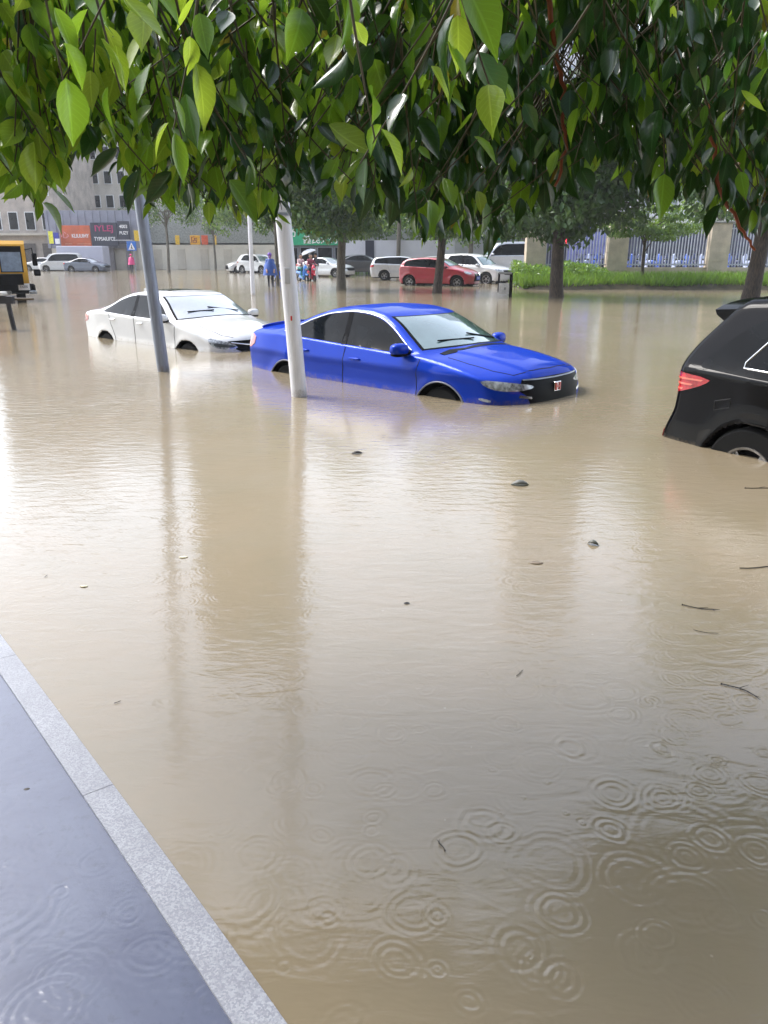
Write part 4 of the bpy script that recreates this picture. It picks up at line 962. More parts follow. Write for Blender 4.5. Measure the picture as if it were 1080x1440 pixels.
sign('shop_sign', 'narrow dark sign with three rows of white lettering', 'sign', 164.5, 181, 311, 343, YB - .2, DRK, [('4003', .20, .5, .76, WLET, .95), ('PUZY', .20, .5, .48, WLET, .85), ('———', .30, .5, .18, WLET, .9)], group='shop signs on the grey parapet')
r = sign('shop_sign', 'small yellow, blue and white sign at the left end of the orange board', 'sign', 70, 82, 327, 344, YB - 1.2, mat('blue small sign', (.03, .04, .35), .5), [])
box1('yellow_panel', (-.38, -.09, .75), (.5, .06, 1.3), mat('yellow sign', (.8, .75, .05), .5), r); box1('white_panel', (.3, -.09, .35), (.5, .06, .55), WLET, r)
# pedestrian crossing sign
x, y = at(191, 382); root = thing('crossing_sign', 'blue pedestrian crossing sign on a post near the pink raincoat', 'road sign', (x, y, 0)); zc = zat(346, y)
MB().tube([(0, 0, -.3), (0, 0, zc + .6)], .05, 8).build('post', GREY, root, True); sz = 1080 / (y * .95); s_ = 13 / sz
box1('sign_panel', (-.15, -.08, zc), (s_, .04, s_ * .95), mat('blue road sign', (.03, .17, .62), .4), root, bev=.01)
m = MB(); h = s_ * .36; m.prism([(-.15 - h, zc - h), (-.15 + h, zc - h), (-.15, zc + h)], -.118, -.105); m.build('white_triangle', WLET, root)
m = MB(); m.tube([(-.15, -.125, zc + h * .3), (-.15, -.125, zc - h * .2), (-.22, -.125, zc - h * .8)], .03, 5); m.tube([(-.15, -.125, zc - h * .2), (-.08, -.125, zc - h * .8)], .03, 5); m.build('walking_figure', BLACK, root)
# yellow sign above
sign('banner', 'small yellow banner above the pedestrian crossing sign', 'banner', 188, 198, 324, 339, YB - 2, mat('yellow banner', (.75, .48, .02), .6), [])
# dusty building at the far left with a lighter window block
root = block('apartment_building', 'dusty beige building at the left edge behind the crane truck', 'building', gx(-60), gx(62), 96, 110, 26, DUSTY, 6, 5, None, .5, .5, 3.5)
for k in range(4): MB().box((-3.9 + k * 2.6, -.12, 1.2), (1.7, .12, 3.4)).build('shop_door', mat('brown shop front', (.10, .08, .07), .5, var=.4), root)
box1('canopy', (0, -.5, 3.9), (9.6, 1.0, .25), CREAM, root, bev=.02)
block('apartment_building', 'tall grey beige apartment block behind the shop signs', 'building', gx(60) * 1.217, gx(225) * 1.217, 112, 128, 28, mat('grey beige facade', (.62, .57, .50), .85, var=.15, scale=.4), 8, 9, None, .5, .5, 4)
# long cream wall building
root = thing('market_building', 'long plain cream building with small yellow signs', 'building', ((gx(197) + gx(398)) / 2, YB + 2, 0)); ox = root.location.x; zt = zat(344, YB); w = gx(398) - gx(197)
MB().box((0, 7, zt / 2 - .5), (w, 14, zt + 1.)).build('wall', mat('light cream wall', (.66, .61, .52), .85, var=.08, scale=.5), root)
MB().box((0, 7, zt + 2.2), (w + .1, 13.6, 4.0)).build('upper_wall', mat('grey green upper wall', (.30, .31, .29), .8, var=.2), root)  # upper wall is a darker green grey than the cream wall below
for k in range(6): MB().box((-w / 2 + (k + .5) * w / 6, -.03, zt * .42), (.9, .08, zt * .8)).build('door_panel', CREAM, root)
for i, (a_, c_, t_, col) in enumerate([(246, 252, '', (.75, .45, .02)), (267, 281, '店', (.85, .42, .02)), (283, 292, '', (.7, .10, .03)), (300, 304, '', (.8, .5, .05))]):
    sign('shop_sign', ['tiny yellow sign at the left of the cream wall', 'orange yellow sign with a dark character above the cream wall', 'red sign beside the orange yellow sign', 'narrow yellow hanging sign above the cream wall'][i], 'sign', a_, c_, 331, 344, YB + 1, mat('sign colour %s' % 'abcd'[i], col, .5), [(t_, .8, .4, .5, mat('maroon lettering', (.3, .05, .02), .5), 1)] if t_ else [])
# pharmacy with green fascia
GREENS = mat('green shop fascia', (.01, .36, .17), .5, var=.1)
Yp = 68.
root = block('pharmacy', 'single storey shop with dark glazed front under a green fascia', 'building', xat(398, 340, Yp), xat(482, 340, Yp), Yp, Yp + 9, zat(318, Yp), mat('grey shop wall', (.25, .25, .27), .7, var=.2), 0, 0)
for k in range(4):
    o = MB().box((-1.9 + k * 1.45, -.05, 1.1), (1.3, .1, 2.3)).build('window', GREY, root); MB().box((-1.9 + k * 1.45, -.12, 1.1), (1.15, .05, 2.1)).build('pane', GLASS, o)
sign('shop_sign', 'wide green shop sign with white characters behind the parked scooters', 'sign', 401, 480, 321, 345, Yp - .35, GREENS, [('健民大药房', .50, .70, .30, WLET, 1.1), ('药', .5, .12, .7, WLET, 1)])
# white hoarding
xh0, xh1 = xat(481, 350, 66.), xat(640, 350, 66.)
root = thing('hoarding', 'plain white hoarding wall with a dark doorway behind the grass strip', 'wall', ((xh0 + xh1) / 2, 66.5, 0)); zt = zat(338, 66.5)
MB().box((0, 0, zt / 2 - .3), (xh1 - xh0, .25, zt + .6)).build('panel', mat('white hoarding', (.62, .62, .68), .6, var=.06, scale=.5), root)
MB().box((xat(520, 350, 66.4) - root.location.x, -.16, 1.2), (.72, .1, 3.0)).build('doorway', mat('dark doorway', (.015, .018, .04), .7), root)
# green sign and building right
block('shop_building', 'grey shop block behind the silver van', 'building', xat(632, 350, 72), xat(762, 350, 72), 72, 82, 9, PALE, 2, 5, None, .6, .5, 4)
sign('shop_sign', 'green sign with white characters above the silver van', 'sign', 690, 728, 317, 338, 71.6, mat('teal green sign', (.01, .30, .18), .5), [('医大', .6, .60, .55, WLET, 1.1)])
# towers
block('tower', 'white high rise tower seen through the gap in the leaves', 'building', xat(748, 300, 130), xat(850, 300, 130), 130, 150, 62, mat('white tower facade', (.62, .62, .66), .8, var=.06), 16, 6, mat('blue grey glazing', (.22, .25, .32), .3), .5, .5, 4, PALE)
block('tower', 'pale tower block rising behind the young light green tree', 'building', xat(900, 300, 120), xat(1010, 300, 120), 120, 136, 30, mat('pale tower facade', (.55, .56, .60), .8, var=.06), 8, 6, mat('blue grey glazing', (.22, .25, .32), .3), .5, .5, 4, PALE)
block('tower', 'tall beige tower hidden by leaves behind the cream building', 'building', xat(236, 300, 118), xat(392, 300, 118), 118, 134, 66, mat('beige tower facade', (.42, .39, .28), .85, var=.1, scale=.3), 12, 8, None, .5, .5, 6)

block('warehouse', 'pale grey green warehouse wall rising above the white hoarding', 'building', xat(474, 350, 80), xat(648, 350, 80), 80, 92, 8.5, mat('pale grey green cladding', (.40, .43, .40), .7, var=.2, scale=.5, vec=(3, 1, .3)), 1, 9, None, .5, .4, 4.6)
for i, (px, Y) in enumerate([(500, 74), (610, 73)]):
    far_tree('background_tree', ['dense green tree over the left end of the white hoarding', 'dense green tree over the right end of the white hoarding'][i], 'tree', (xat(px, 340, Y), Y), .2, 2.4, (0, 0, 5.6), (4.2, 2.6, 3.2), 3900, .3, [LF_FARL, LF_FAR], BARKG, 'trees behind the shops and railing', .1, 90 + i, 26)

# ================================================================== FAR VEHICLES
def far_spec(kind, pm, **k):
    if kind == 'hatch':
        d = std(paint=pm, wr=.31, arch=.36, hw=.86, axles=(-1.28, 1.28), top=[(-2.0, 1.1), (-1.85, 1.32), (-1.6, 1.45), (-1.0, 1.51), (-.3, 1.52), (.2, 1.47), (.6, 1.32), (1.0, 1.13), (1.15, 1.06), (1.5, .99), (1.8, .90), (2.05, .76)],
            plan=[(-2.0, .80), (-1.3, .86), (1.3, .86), (2.0, .80)], belt=[(-2, 1.08), (-.5, 1.0), (1, .95), (2, .85)], xf=[(.1, 1.95), (.4, 2.06), (.65, 2.07), (.85, 1.95)], xr=[(.1, -1.85), (.4, -1.97), (.9, -1.98), (1.1, -1.93), (1.5, -1.72)],
            dlo=(-1.6, .85), ws=(.25, .95), rw=(-1.86, -1.62), pillars=[(-.3, -.05, .05)], mirror=(.66, 1.02), c=.3,
            head=[([(1.6, .8, .86), (1.9, .6, .80), (1.95, .5, .70), (1.7, .8, .70)], (.8, .6, 0))], tail=[([(-1.75, .8, 1.1), (-1.9, .7, 1.1), (-1.93, .7, .85), (-1.75, .82, .85)], (-.6, .8, 0))], grille=[(-.35, .72), (-.45, .35)])
    elif kind == 'van':
        d = std(paint=pm, wr=.33, arch=.37, hw=.85, axles=(-1.3, 1.35), top=[(-2.2, 1.2), (-2.1, 1.75), (-1.9, 1.90), (-1.0, 1.94), (.3, 1.92), (.8, 1.82), (1.2, 1.45), (1.45, 1.15), (1.8, 1.02), (2.15, .88)],
            plan=[(-2.2, .80), (-1.3, .85), (1.3, .85), (2.1, .80)], belt=[(-2.2, 1.12), (1.2, 1.08), (2.1, .9)], xf=[(.1, 2.1), (.4, 2.2), (.7, 2.2), (1.0, 2.05)], xr=[(.1, -2.15), (.6, -2.22), (1.2, -2.2), (1.8, -2.08)],
            dlo=(-2.0, 1.15), ws=(.78, 1.38), rw=None, pillars=[(.15, -.02, .06), (-.95, 0, .07)], mirror=(1.1, 1.15), c=.25, crown=.06, tum=.2, dm=.12,
            head=[([(1.75, .8, .95), (2.0, .6, .92), (2.05, .55, .76), (1.8, .8, .78)], (.8, .6, 0))], tail=[([(-2.05, .84, 1.3), (-2.18, .8, 1.3), (-2.18, .8, .9), (-2.05, .84, .9)], (-.6, .8, 0))], grille=[(-.4, .78), (-.4, .62)])
    elif kind == 'suv':
        d = dict(suv); d.update(paint=pm, extra=[], mirror=(.85, 1.12))
    elif kind == 'estate':
        d = dict(roewe); d.update(paint=pm, extra=[], top=[(-2.4, 1.0), (-2.25, 1.3), (-2.0, 1.45), (-1.2, 1.52), (-.3, 1.53), (.1, 1.50), (.5, 1.40), (.9, 1.22), (1.28, 1.05), (1.4, 1.02), (1.7, .965), (2.0, .89), (2.3, .76)], dlo=(-2.0, 1.0), rw=None, pillars=[(-.3, -.05, .05), (-1.15, -.05, .05)], handle_mat=pm, c=.3)
    else:
        d = dict(roewe); d.update(paint=pm, extra=[], handle_mat=pm)
    d.update(k); return d
RED = mat('red car paint', (.36, .012, .03), .3, .1, var=.06, coat=1); SILV = mat('silver car paint', (.55, .56, .58), .3, .5, var=.05, coat=1)
NAVY = mat('dark blue grey car paint', (.07, .09, .14), .3, .2, var=.08, coat=1); DGREY = mat('dark grey car paint', (.04, .045, .055), .3, .2, var=.08, coat=1)
def centre(px, py, off): x, y = at(px, py); return (x, y + off)
def red_extra(s, root):
    Q, g = s.project([(2, 0, .52)], (1, 0, 0)); o = box1('number_plate', (Q[0][0] + .02, 0, .50), (.02, .46, .16), PLATEB, root, bev=.004)
    text('plate_lettering', '赣E·6K2', .11, WHITEP, o, (.012 + Q[0][0] + .02, 0, .50), (math.pi / 2, 0, math.pi / 2), .002, .8)
    for sd in (-1, 1): s.line([(2, sd * .34, .74), (2, sd * .16, .60)], (1, 0, 0), .022, 'grille_bar', CHROME, root, .05, .01)
c = centre(621, 402, .95)
make_car('hatchback', 'dark red hatchback standing at the kerb behind a thin tree trunk', 'car', far_spec('hatch', RED, extra=[red_extra]), (c[0] - .1, c[1] - .3), R(-27), .12, None, .045)
bpy.data.objects['hatchback'].scale = (1.07, 1.05, 1.03)
f_ = at(683, 399); c = (f_[0] - 1.35 * .79 + .9 * .62, f_[1] + 1.35 * .62 + .9 * .79)
make_car('suv', 'white SUV parked nose right behind the red hatchback, its door open', 'car', far_spec('suv', WHITE, glass=GLASS), c, R(-38), .14, None, .05)
c = centre(716, 384, 0)
make_car('van', 'silver grey minivan parked beside the hedge and stone pillar', 'van', far_spec('van', SILV), (xat(712, 380, 50), 50.5), R(186), -.42, None, .05)
make_car('estate_car', 'silver estate car parked behind the red hatchback', 'car', far_spec('estate', SILV, wr=.31), (xat(572, 383, 52), 52.5), R(-8), .02, None, .05)
make_car('hatchback', 'pale silver hatchback partly hidden by leaves right of the estate car', 'car', far_spec('hatch', SILV), (xat(628, 380, 55), 56), R(-8), .0, None, .06, 1)
make_car('sedan', 'dark parked car half hidden behind the twin stemmed tree', 'car', far_spec('sedan', DGREY), (xat(507, 372, 63), 63.4), R(8), -.15, None, .06, 1)
make_car('sedan', 'silver car parked in front of the green shop sign', 'car', far_spec('sedan', SILV), (xat(459, 383, 61), 61), R(-30), .05, None, .06, 1)
make_car('suv', 'white SUV seen left of the white pole, nose towards the viewer', 'car', far_spec('suv', WHITE), (xat(362, 378, 74), 75), R(-40), .1, None, .06, 1)
make_car('hatchback', 'white hatchback parked left of the thin lamp post', 'car', far_spec('hatch', WHITE), (xat(344, 378, 76), 77.5), R(-150), .05, None, .06, 1)
make_car('sedan', 'dark blue grey sedan parked under the dark shop sign', 'car', far_spec('sedan', NAVY), (xat(122, 383, 81), 81.5), R(-12), .12, None, .06, 1)
make_car('van', 'small white minivan facing left below the orange sign', 'van', far_spec('van', WHITE), (xat(82, 383, 84), 85.0), R(188), .1, None, .06, 1)
make_car('sedan', 'white car at the far left behind the crane truck', 'car', far_spec('sedan', WHITE), (xat(52, 382, 86), 88), R(176), .1, None, .06, 1)
# box van behind
x = xat(112, 380, 88); root = thing('box_van', 'pale lilac box van parked behind the small white minivan', 'van', (x, 88.6, 0), 0); root.scale = (1, 1, .70)
MB().box((.4, 0, 2.15), (5.0, 2.1, 2.9), bev=.06).build('cargo_box', mat('pale lilac panels', (.50, .50, .60), .5, var=.05, scale=.5), root)
m = MB(); m.prism([(-2.15, .6), (-3.9, .6), (-3.95, 1.3), (-3.5, 1.65), (-2.95, 2.45), (-2.15, 2.5)], -1.0, 1.0); m.build('cab', WHITE, root)
m = MB(); m.prism([(-2.3, 1.6), (-3.25, 1.6), (-2.9, 2.25), (-2.3, 2.3)], -1.012, 1.012); m.build('cab_window', GLASS, root)
for x_ in (-3.1, 1.6):
    for sd in (-1, 1): w = MB().lathe([(.001, .1), (.3, .12), (.42, .1), (.42, -.1), (.3, -.12), (.001, -.1)], (0, 0, 0), 'Y', 20).build('wheel', RUBBER, root, True); w.location = (x_, sd * .85, .40)

# ---- crane truck at the left edge
YEL = mat('yellow truck paint', (.75, .38, .015), .4, 0, var=.1, scale=2, coat=.6); ORP = mat('orange crane paint', (.55, .16, .02), .45, var=.25, scale=3)
tx, ty = at(24, 424); root = thing('crane_truck', 'yellow crane truck with narrow cab and orange boom at the left edge', 'truck', (tx, ty, 0), R(24))
sc_ = 1080 / (ty * .95 + .5); U = 1 / sc_   # metres per photo pixel here
cw = 38 * U; zt = zat(338, ty); zb = zat(398, ty); zm = zat(383, ty)
m = MB(); m.prism([(0, zb - .1), (-.02, zb + (zm - zb) * .3), (0, zm), (.22, zt - .12), (.34, zt), (2.0, zt), (2.0, zb - .1)], -cw / 2, cw / 2, 'YZ'); o = m.build('cab', YEL, root)
m = MB(); m.prism([(-.02, zm + .03), (.19, zt - .22), (.24, zt - .22), (.05, zm + .03)], -cw / 2 + .14, cw / 2 - .16, 'YZ'); m.build('windshield', mat('light truck windshield', (.20, .26, .33), .08, coat=1, ior=1.9), root)
m = MB(); m.prism([(-.012, zm + .0), (.196, zt - .18), (.24, zt - .18), (.05, zm + .0)], -cw / 2 + .10, cw / 2 - .12, 'YZ'); m.build('windshield_seal', BLACK, root)
for sd in (-1, 1): m = MB(); m.prism([(.25, zm + .05), (.42, zt - .25), (1.2, zt - .25), (1.2, zm + .05)], sd * cw / 2 - .012, sd * cw / 2 + .012, 'YZ'); m.build('side_window', GLASS, root)
box1('bumper', (.0, -.12, zat(406, ty)), (cw + .35, .45, 13 * U), BLACK, root, bev=.05)
pl = box1('number_plate', (cw / 2 - .18, -.36, zat(403, ty)), (.36, .03, .22), WLET, root, bev=.005)
text('plate_lettering', 'E·6305', .11, BLACK, pl, (cw / 2 - .18, -.38, zat(403, ty)), (math.pi / 2, 0, 0), .003, .8)
for sx in (-.25, .55): box1('headlight', (sx, -.36, zat(411, ty)), (.26, .06, .12), LENS, root, bev=.02)
m = MB(); m.tube([(cw / 2, .15, zt - .3), (cw / 2 + .22, -.1, zt - .25), (cw / 2 + .25, -.12, zt - .6)], .02, 6); m.build('mirror_arm', BLACK, root, True)
box1('mirror', (cw / 2 + .27, -.14, zt - .62), (.16, .08, .42), BLACK, root, bev=.03); box1('mirror', (cw / 2 + .30, -.14, zt - 1.05), (.22, .08, .22), BLACK, root, bev=.03)
m = MB(); m.box((-1.0, 2.4, .75), (2.6, 6.5, .35)); m.box((-1.0, 3.5, 1.1), (2.4, 4.2, .4)); m.build('chassis', BLACK, root)
m = MB(); m.box((-1.05, .9, zt - .75), (.55, 7.6, .5), bev=.04, rx=.06); m.box((-1.05, -1.4, zt - 1.02), (.40, 3.4, .34), bev=.03, rx=.06); m.build('boom', ORP, root)
m = MB(); m.box((-1.0, 3.2, 1.6), (1.6, 1.8, .9), bev=.08); m.build('turret', ORP, root)
box1('hook_block', (-1.05, -2.4, zt - 1.65), (.3, .25, .5), YEL, root, bev=.05)
for k in range(5): box1('hazard_stripe', (-.62 - .0, -.36 + 0 * k, zb + .05 + .0), (.001, .001, .001), YEL, root) if False else None
for yy in (.35, 3.4, 4.6):
    for sd in (-1, 1): w = MB().lathe([(.001, .08), (.3, .10), (.36, .14), (.5, .14), (.52, .10), (.52, -.10), (.5, -.14), (.001, -.14)], (0, 0, 0), 'X', 22).build('wheel', RUBBER, root, True); w.location = (-.75 + sd * 1.0 - .1, yy, .30)

# ---- barrier board at the left edge
bx, by = at(22, 464); root = thing('barrier', 'dark metal post carrying a pale topped board at the left edge', 'barrier', (bx, by, 0), 0); u = (by * .95 + .5) / 1080
DM = mat('dark grey metal', (.05, .05, .06), .5, .3, var=.2)
z1 = zat(423, by); MB().tube([(0, 0, -.3), (-.08, 0, z1)], .05, 4).build('post', DM, root)
box1('beam', (-.62, 0, z1 + .02), (1.35, .12, .16), DM, root, bev=.01); box1('top_board', (-.75, .0, z1 + .15), (1.25, .30, .07), mat('pale board', (.62, .60, .55), .6), root, bev=.015)
box1('crosspiece', (.12, .1, z1 + .03), (.62, .06, .05), mat('brown crosspiece', (.10, .07, .04), .6), root, bev=.01)
MB().tube([(-1.25, 0, -.3), (-1.28, 0, z1)], .05, 4).build('post', DM, root)

# ---- black frame with white notice
fx, fy = at(709, 418); root = thing('notice_frame', 'black metal frame with a white notice panel standing in the water', 'frame', (fx, fy, 0), 0); u = (fy * .95 + .5) / 1080
h = zat(384, fy)
m = MB(); m.box((8.5 * u, 0, h / 2 - .2), (.11, .10, h + .4), bev=.01); m.build('post', BLACK, root)
m = MB(); m.box((-8.5 * u, 0, h - .35), (.07, .08, .7), bev=.01); m.build('post', BLACK, root)
box1('top_bar', (0, 0, h), (18 * u, .12, .08), mat('grey bar', (.3, .3, .3), .5), root, bev=.01)
box1('notice_panel', (-1.5 * u, -.07, zat(406, fy)), (14 * u, .03, 15 * u), mat('white notice', (.62, .60, .58), .6), root, bev=.005)
text('notice_lettering', 'II', .14, BLACK, root, (0, -.10, zat(406, fy)), (math.pi / 2, 0, 0), .004)

# ================================================================== PEOPLE
SKIN = mat('skin', (.50, .30, .21), .6, var=.05)
def person(label, loc, rz, bones, cols, extra=None, scale=1.):
    """bones: (a, b, ra, rb, colour index); one continuous body"""
    root = thing('person', label, 'person', loc, rz)
    def Fp(X, Y, Z):
        f = None
        for a, b_, ra, rb, c in bones: g = capsule(X, Y, Z, a, b_, ra, rb); f = g if f is None else smin(f, g, .045)
        return f
    pts = np.array([p for b_ in bones for p in b_[:2]]); lo = pts.min(0) - .25; hi = pts.max(0) + .25
    P, Q = nets(Fp, lo, hi, .03, 1); C = P[Q].mean(1)
    ds = np.stack([capsule(C[:, 0], C[:, 1], C[:, 2], a, b_, ra, rb) for a, b_, ra, rb, c in bones], 1); mi = np.array([b_[4] for b_ in bones])[ds.argmin(1)]
    npmesh('body', P * scale, Q, cols, mi, root); return root
def standing(top=0, leg=1, skin=2, stride=.12, lean=0., arm=.1, head=2, sleeves=None):
    a = sleeves if sleeves is not None else top; B = []
    for sd in (-1, 1):
        k = stride * sd
        B += [((0, .09 * sd, .92), (k * .5 + .03, .10 * sd, .50), .085, .062, leg), ((k * .5 + .03, .10 * sd, .50), (k, .10 * sd, .08), .058, .042, leg), ((k, .10 * sd, .05), (k + .17, .11 * sd, .04), .045, .035, leg)]
        B += [((lean, .17 * sd, 1.40), (lean - k * .6, .23 * sd, 1.12), .055, .045, a), ((lean - k * .6, .23 * sd, 1.12), (lean + .12 + arm, .20 * sd, .92), .042, .032, a), ((lean + .12 + arm, .20 * sd, .92), (lean + .18 + arm, .19 * sd, .84), .034, .026, skin)]
        for q in range(4): B += [((lean + .18 + arm, .19 * sd + (q - 1.5) * .016, .84), (lean + .2 + arm, .19 * sd + (q - 1.5) * .02, .77 - .01 * (1 - abs(q - 1.5))), .010, .008, skin)]
        B += [((lean + .19 + arm, .17 * sd, .87), (lean + .23 + arm, .15 * sd, .82), .011, .009, skin)]
    B += [((0, 0, .95), (lean, 0, 1.32), .15, .17, top), ((lean, -.12, 1.38), (lean, .12, 1.38), .09, .09, top), ((lean, 0, 1.42), (lean * 1.1 + .02, 0, 1.54), .055, .05, skin), ((lean * 1.1 + .02, 0, 1.60), (lean * 1.1 + .01, 0, 1.66), .09, .10, head), ((lean * 1.1 + .10, 0, 1.60), (lean * 1.1 + .125, 0, 1.585), .018, .016, skin)]
    return B
def head_bits(root, x, z=1.64, hair=None):
    for sd in (-1, 1): blob('eye', (x + .105, .035 * sd, z), (.012, .016, .01), BLACK, root, 2, 4)
    blob('mouth', (x + .10, 0, z - .075), (.01, .028, .008), mat('lips', (.35, .10, .09), .6), root, 2, 4)
    for sd in (-1, 1): blob('ear', (x, .105 * sd, z - .01), (.025, .012, .035), SKIN, root, 2, 4)
    if hair: blob('hair', (x - .02, 0, z + .045), (.115, .112, .10), hair, root, 2, 7)
PINK = mat('pink raincoat', (.75, .05, .22), .45); BLUC = mat('blue raincoat', (.03, .10, .42), .45); PURP = mat('purple hood', (.20, .08, .50), .5)
DKC = mat('dark trousers', (.03, .03, .045), .7); HAIR = mat('black hair', (.01, .009, .008), .5); PALEC = mat('pale pink top', (.65, .45, .45), .7); TEAL = mat('green blue skirt', (.02, .22, .20), .7)
WHC = mat('white trousers', (.6, .6, .62), .7); MAR = mat('maroon top', (.22, .02, .05), .7)
x, y = at(186, 383); r = person('person in a bright pink raincoat leaning forward as they walk', (x, y, -.08), R(100), standing(0, 1, 2, .25, .16, .12), [PINK, DKC, SKIN]); head_bits(r, .19, 1.63, PINK); MB().lathe([(.12, 1.42), (.27, 1.15), (.33, .78)], (.10, 0, 0), 'Z', 14).build('raincoat_skirt', PINK, r, True)
x, y = at(381, 403); r = person('person in a blue raincoat and purple hood standing beside the thin tree', (x, y, -.06), R(-80), standing(0, 1, 2, .14, .03, .15, 3), [BLUC, DKC, SKIN, PURP], None, .97); head_bits(r, .04, 1.59, PURP); MB().lathe([(.14, 1.38), (.30, 1.1), (.38, .62)], (.02, 0, 0), 'Z', 16).build('raincoat_skirt', BLUC, r, True)
x, y = at(426, 395)
def sitting(top, leg, skin):
    B = []
    for sd in (-1, 1):
        B += [((-.35, .09 * sd, .88), (.08, .13 * sd, .84), .09, .065, leg), ((.08, .13 * sd, .84), (.10, .12 * sd, .42), .058, .042, leg), ((.10, .12 * sd, .38), (.27, .12 * sd, .36), .045, .035, leg), ((-.28, .17 * sd, 1.36), (-.12, .24 * sd, 1.12), .055, .045, top), ((-.12, .24 * sd, 1.12), (.26, .26 * sd, 1.06), .042, .032, top), ((.26, .26 * sd, 1.06), (.36, .27 * sd, 1.05), .034, .028, skin)]
    B += [((-.36, 0, .92), (-.28, 0, 1.28), .15, .16, top), ((-.27, -.12, 1.34), (-.27, .12, 1.34), .08, .08, top), ((-.26, 0, 1.40), (-.24, 0, 1.5), .05, .05, skin), ((-.23, 0, 1.56), (-.24, 0, 1.62), .09, .10, skin)]
    return B
scb = scooter('bright blue electric scooter ridden by the person in a pale top', (x, y, -.1), R(-60), paint('bright blue scooter paint', (.02, .20, .65)))
r = person('person in a pale pink top sitting on the bright blue scooter', (x, y, -.1), R(-60), sitting(0, 1, 2), [PALEC, TEAL, SKIN]); head_bits(r, -.24, 1.60, HAIR)
x2, y2 = at(439, 395)
scooter('red electric scooter standing right of the blue scooter', (x2, y2, -.1), R(-70), paint('red scooter paint', (.60, .02, .06)))
r = person('person in a maroon top sitting on the red scooter', (x2, y2, -.1), R(-70), sitting(0, 1, 2), [MAR, DKC, SKIN]); head_bits(r, -.24, 1.60, HAIR)
x3, y3 = at(446, 392); r = person('person in white trousers standing at the right of the scooters', (x3, y3, -.08), R(200), standing(0, 1, 2, .1, .05, .1), [DKC, WHC, SKIN]); head_bits(r, .07, 1.64, HAIR)
x4, y4 = at(395, 395); scooter('blue electric scooter half hidden behind the white pole', (x4, y4, -.1), R(-30), paint('blue scooter paint', (.05, .12, .5)))
# umbrella held
q = thing('umbrella', 'pale grey umbrella tilted over the people by the scooters', 'umbrella', (x3 - .25, y3 - .1, .85), 0, None, 0, -.35)
MB().tube([(0, 0, 0), (0, 0, 1.15)], .012, 6).build('shaft', DM, q); 
V = [(0, 0, 1.15)]; F = []
for i, (rr, z) in enumerate(((.25, 1.12), (.45, 1.02), (.58, .88))):
    for k in range(16): a = 2 * math.pi * k / 16; f = 1 - (.04 * i if k % 2 else 0); V.append((rr * f * math.cos(a), rr * f * math.sin(a), z))
F += [(0, 1 + k, 1 + (k + 1) % 16) for k in range(16)]
for i in range(2): F += [(1 + i * 16 + k, 1 + i * 16 + (k + 1) % 16, 17 + i * 16 + (k + 1) % 16, 17 + i * 16 + k) for k in range(16)]
npmesh('canopy', V, F, mat('pale grey umbrella cloth', (.45, .48, .52), .6), None, q, True)

# ================================================================== FLOATING DEBRIS
STK = mat('wet dark twig', (.03, .02, .013), .6, var=.4); DL = mat('grey floating leaf', (.17, .17, .15), .5, var=.3); YL = mat('pale floating petal', (.7, .65, .45), .5)
def twig(px, py, L, ang, label, fork=True, z=.004, n=5):
    x, y = at(px, py); rg = random.Random(px * 7 + py); pts = []; p = Vector((-L / 2, 0, 0)); a = 0
    for k in range(n + 1): pts.append(p.copy()); a += rg.uniform(-.35, .35); p = p + Vector((math.cos(a), math.sin(a), 0)) * L / n
    r0 = max(.0012, L * .013); m = MB().tube(pts, [r0] * n + [r0 * .4], 6)
    if fork: q = pts[2]; m.tube([q, q + Vector((.25 * L, .16 * L, .004))], [r0 * .8, r0 * .4], 5); q = pts[4]; m.tube([q, q + Vector((.1 * L, -.12 * L, .004))], [r0 * .8, r0 * .4], 5); m.lathe([(.001, -r0 * 2), (r0 * 2, 0), (.001, r0 * 2)], pts[0], 'Z', 6)
    o = m.build('twig', STK, None, True); o.location = (x, y, z); o.rotation_euler = (0, 0, R(ang)); tag(o, label, 'twig', 'twigs floating on the flood water')
twig(620, 1190, .045, 115, 'short dark twig floating alone nearest to the viewer')
twig(730, 947, .05, 60, 'small twig floating in mid water above the rain rings')
twig(985, 858, .16, -38, 'long thin twig floating below the black SUV')
twig(990, 893, .10, -55, 'straight twig floating just below the long thin twig', False)
twig(1045, 966, .15, -12, 'curved twig floating at the right with a bud at its end')
twig(1068, 800, .20, -2, 'flat twig floating at the right frame edge', False)
twig(1072, 688, .22, -10, 'forked twig floating beside the black SUV wheel')
twig(66, 811, .03, 70, 'tiny twig floating near the left edge', False)
twig(166, 989, .025, 20, 'tiny dark twig floating beside the kerb', False)
def fleaf(px, py, L, ang, label, m, h=.2):
    L *= .78; x, y = at(px, py); root = None; V = []; F = []
    for i in range(9):
        t = i / 8; w = L * .27 * math.sin(math.pi * min(1, t * .97 + .02)) ** .8
        for k in (-1, -.5, 0, .5, 1): V.append((t * L - L / 2, k * w, h * L * (1 - (2 * t - 1) ** 2) * (1 - .6 * k * k) + .002))
    for i in range(8):
        for k in range(4): a = i * 5 + k; F.append((a, a + 5, a + 6, a + 1))
    o = npmesh('floating_leaf', V, F, m, None, None, True); o.location = (x, y, .001); o.rotation_euler = (0, 0, R(ang)); tag(o, label, 'leaf', 'leaves floating on the flood water')
    so_ = o.modifiers.new('thickness', 'SOLIDIFY'); so_.thickness = .0015
fleaf(731, 682, .16, 0, 'large grey curled leaf floating in front of the blue sedan', DL, .28)
fleaf(834, 766, .085, -35, 'dark crumpled leaf floating between the cars and the rain rings', DL, .4)
fleaf(754, 792, .09, -5, 'brown leaf barely showing at the water surface', mat('sunken brown leaf', (.22, .16, .10), .3), .03)
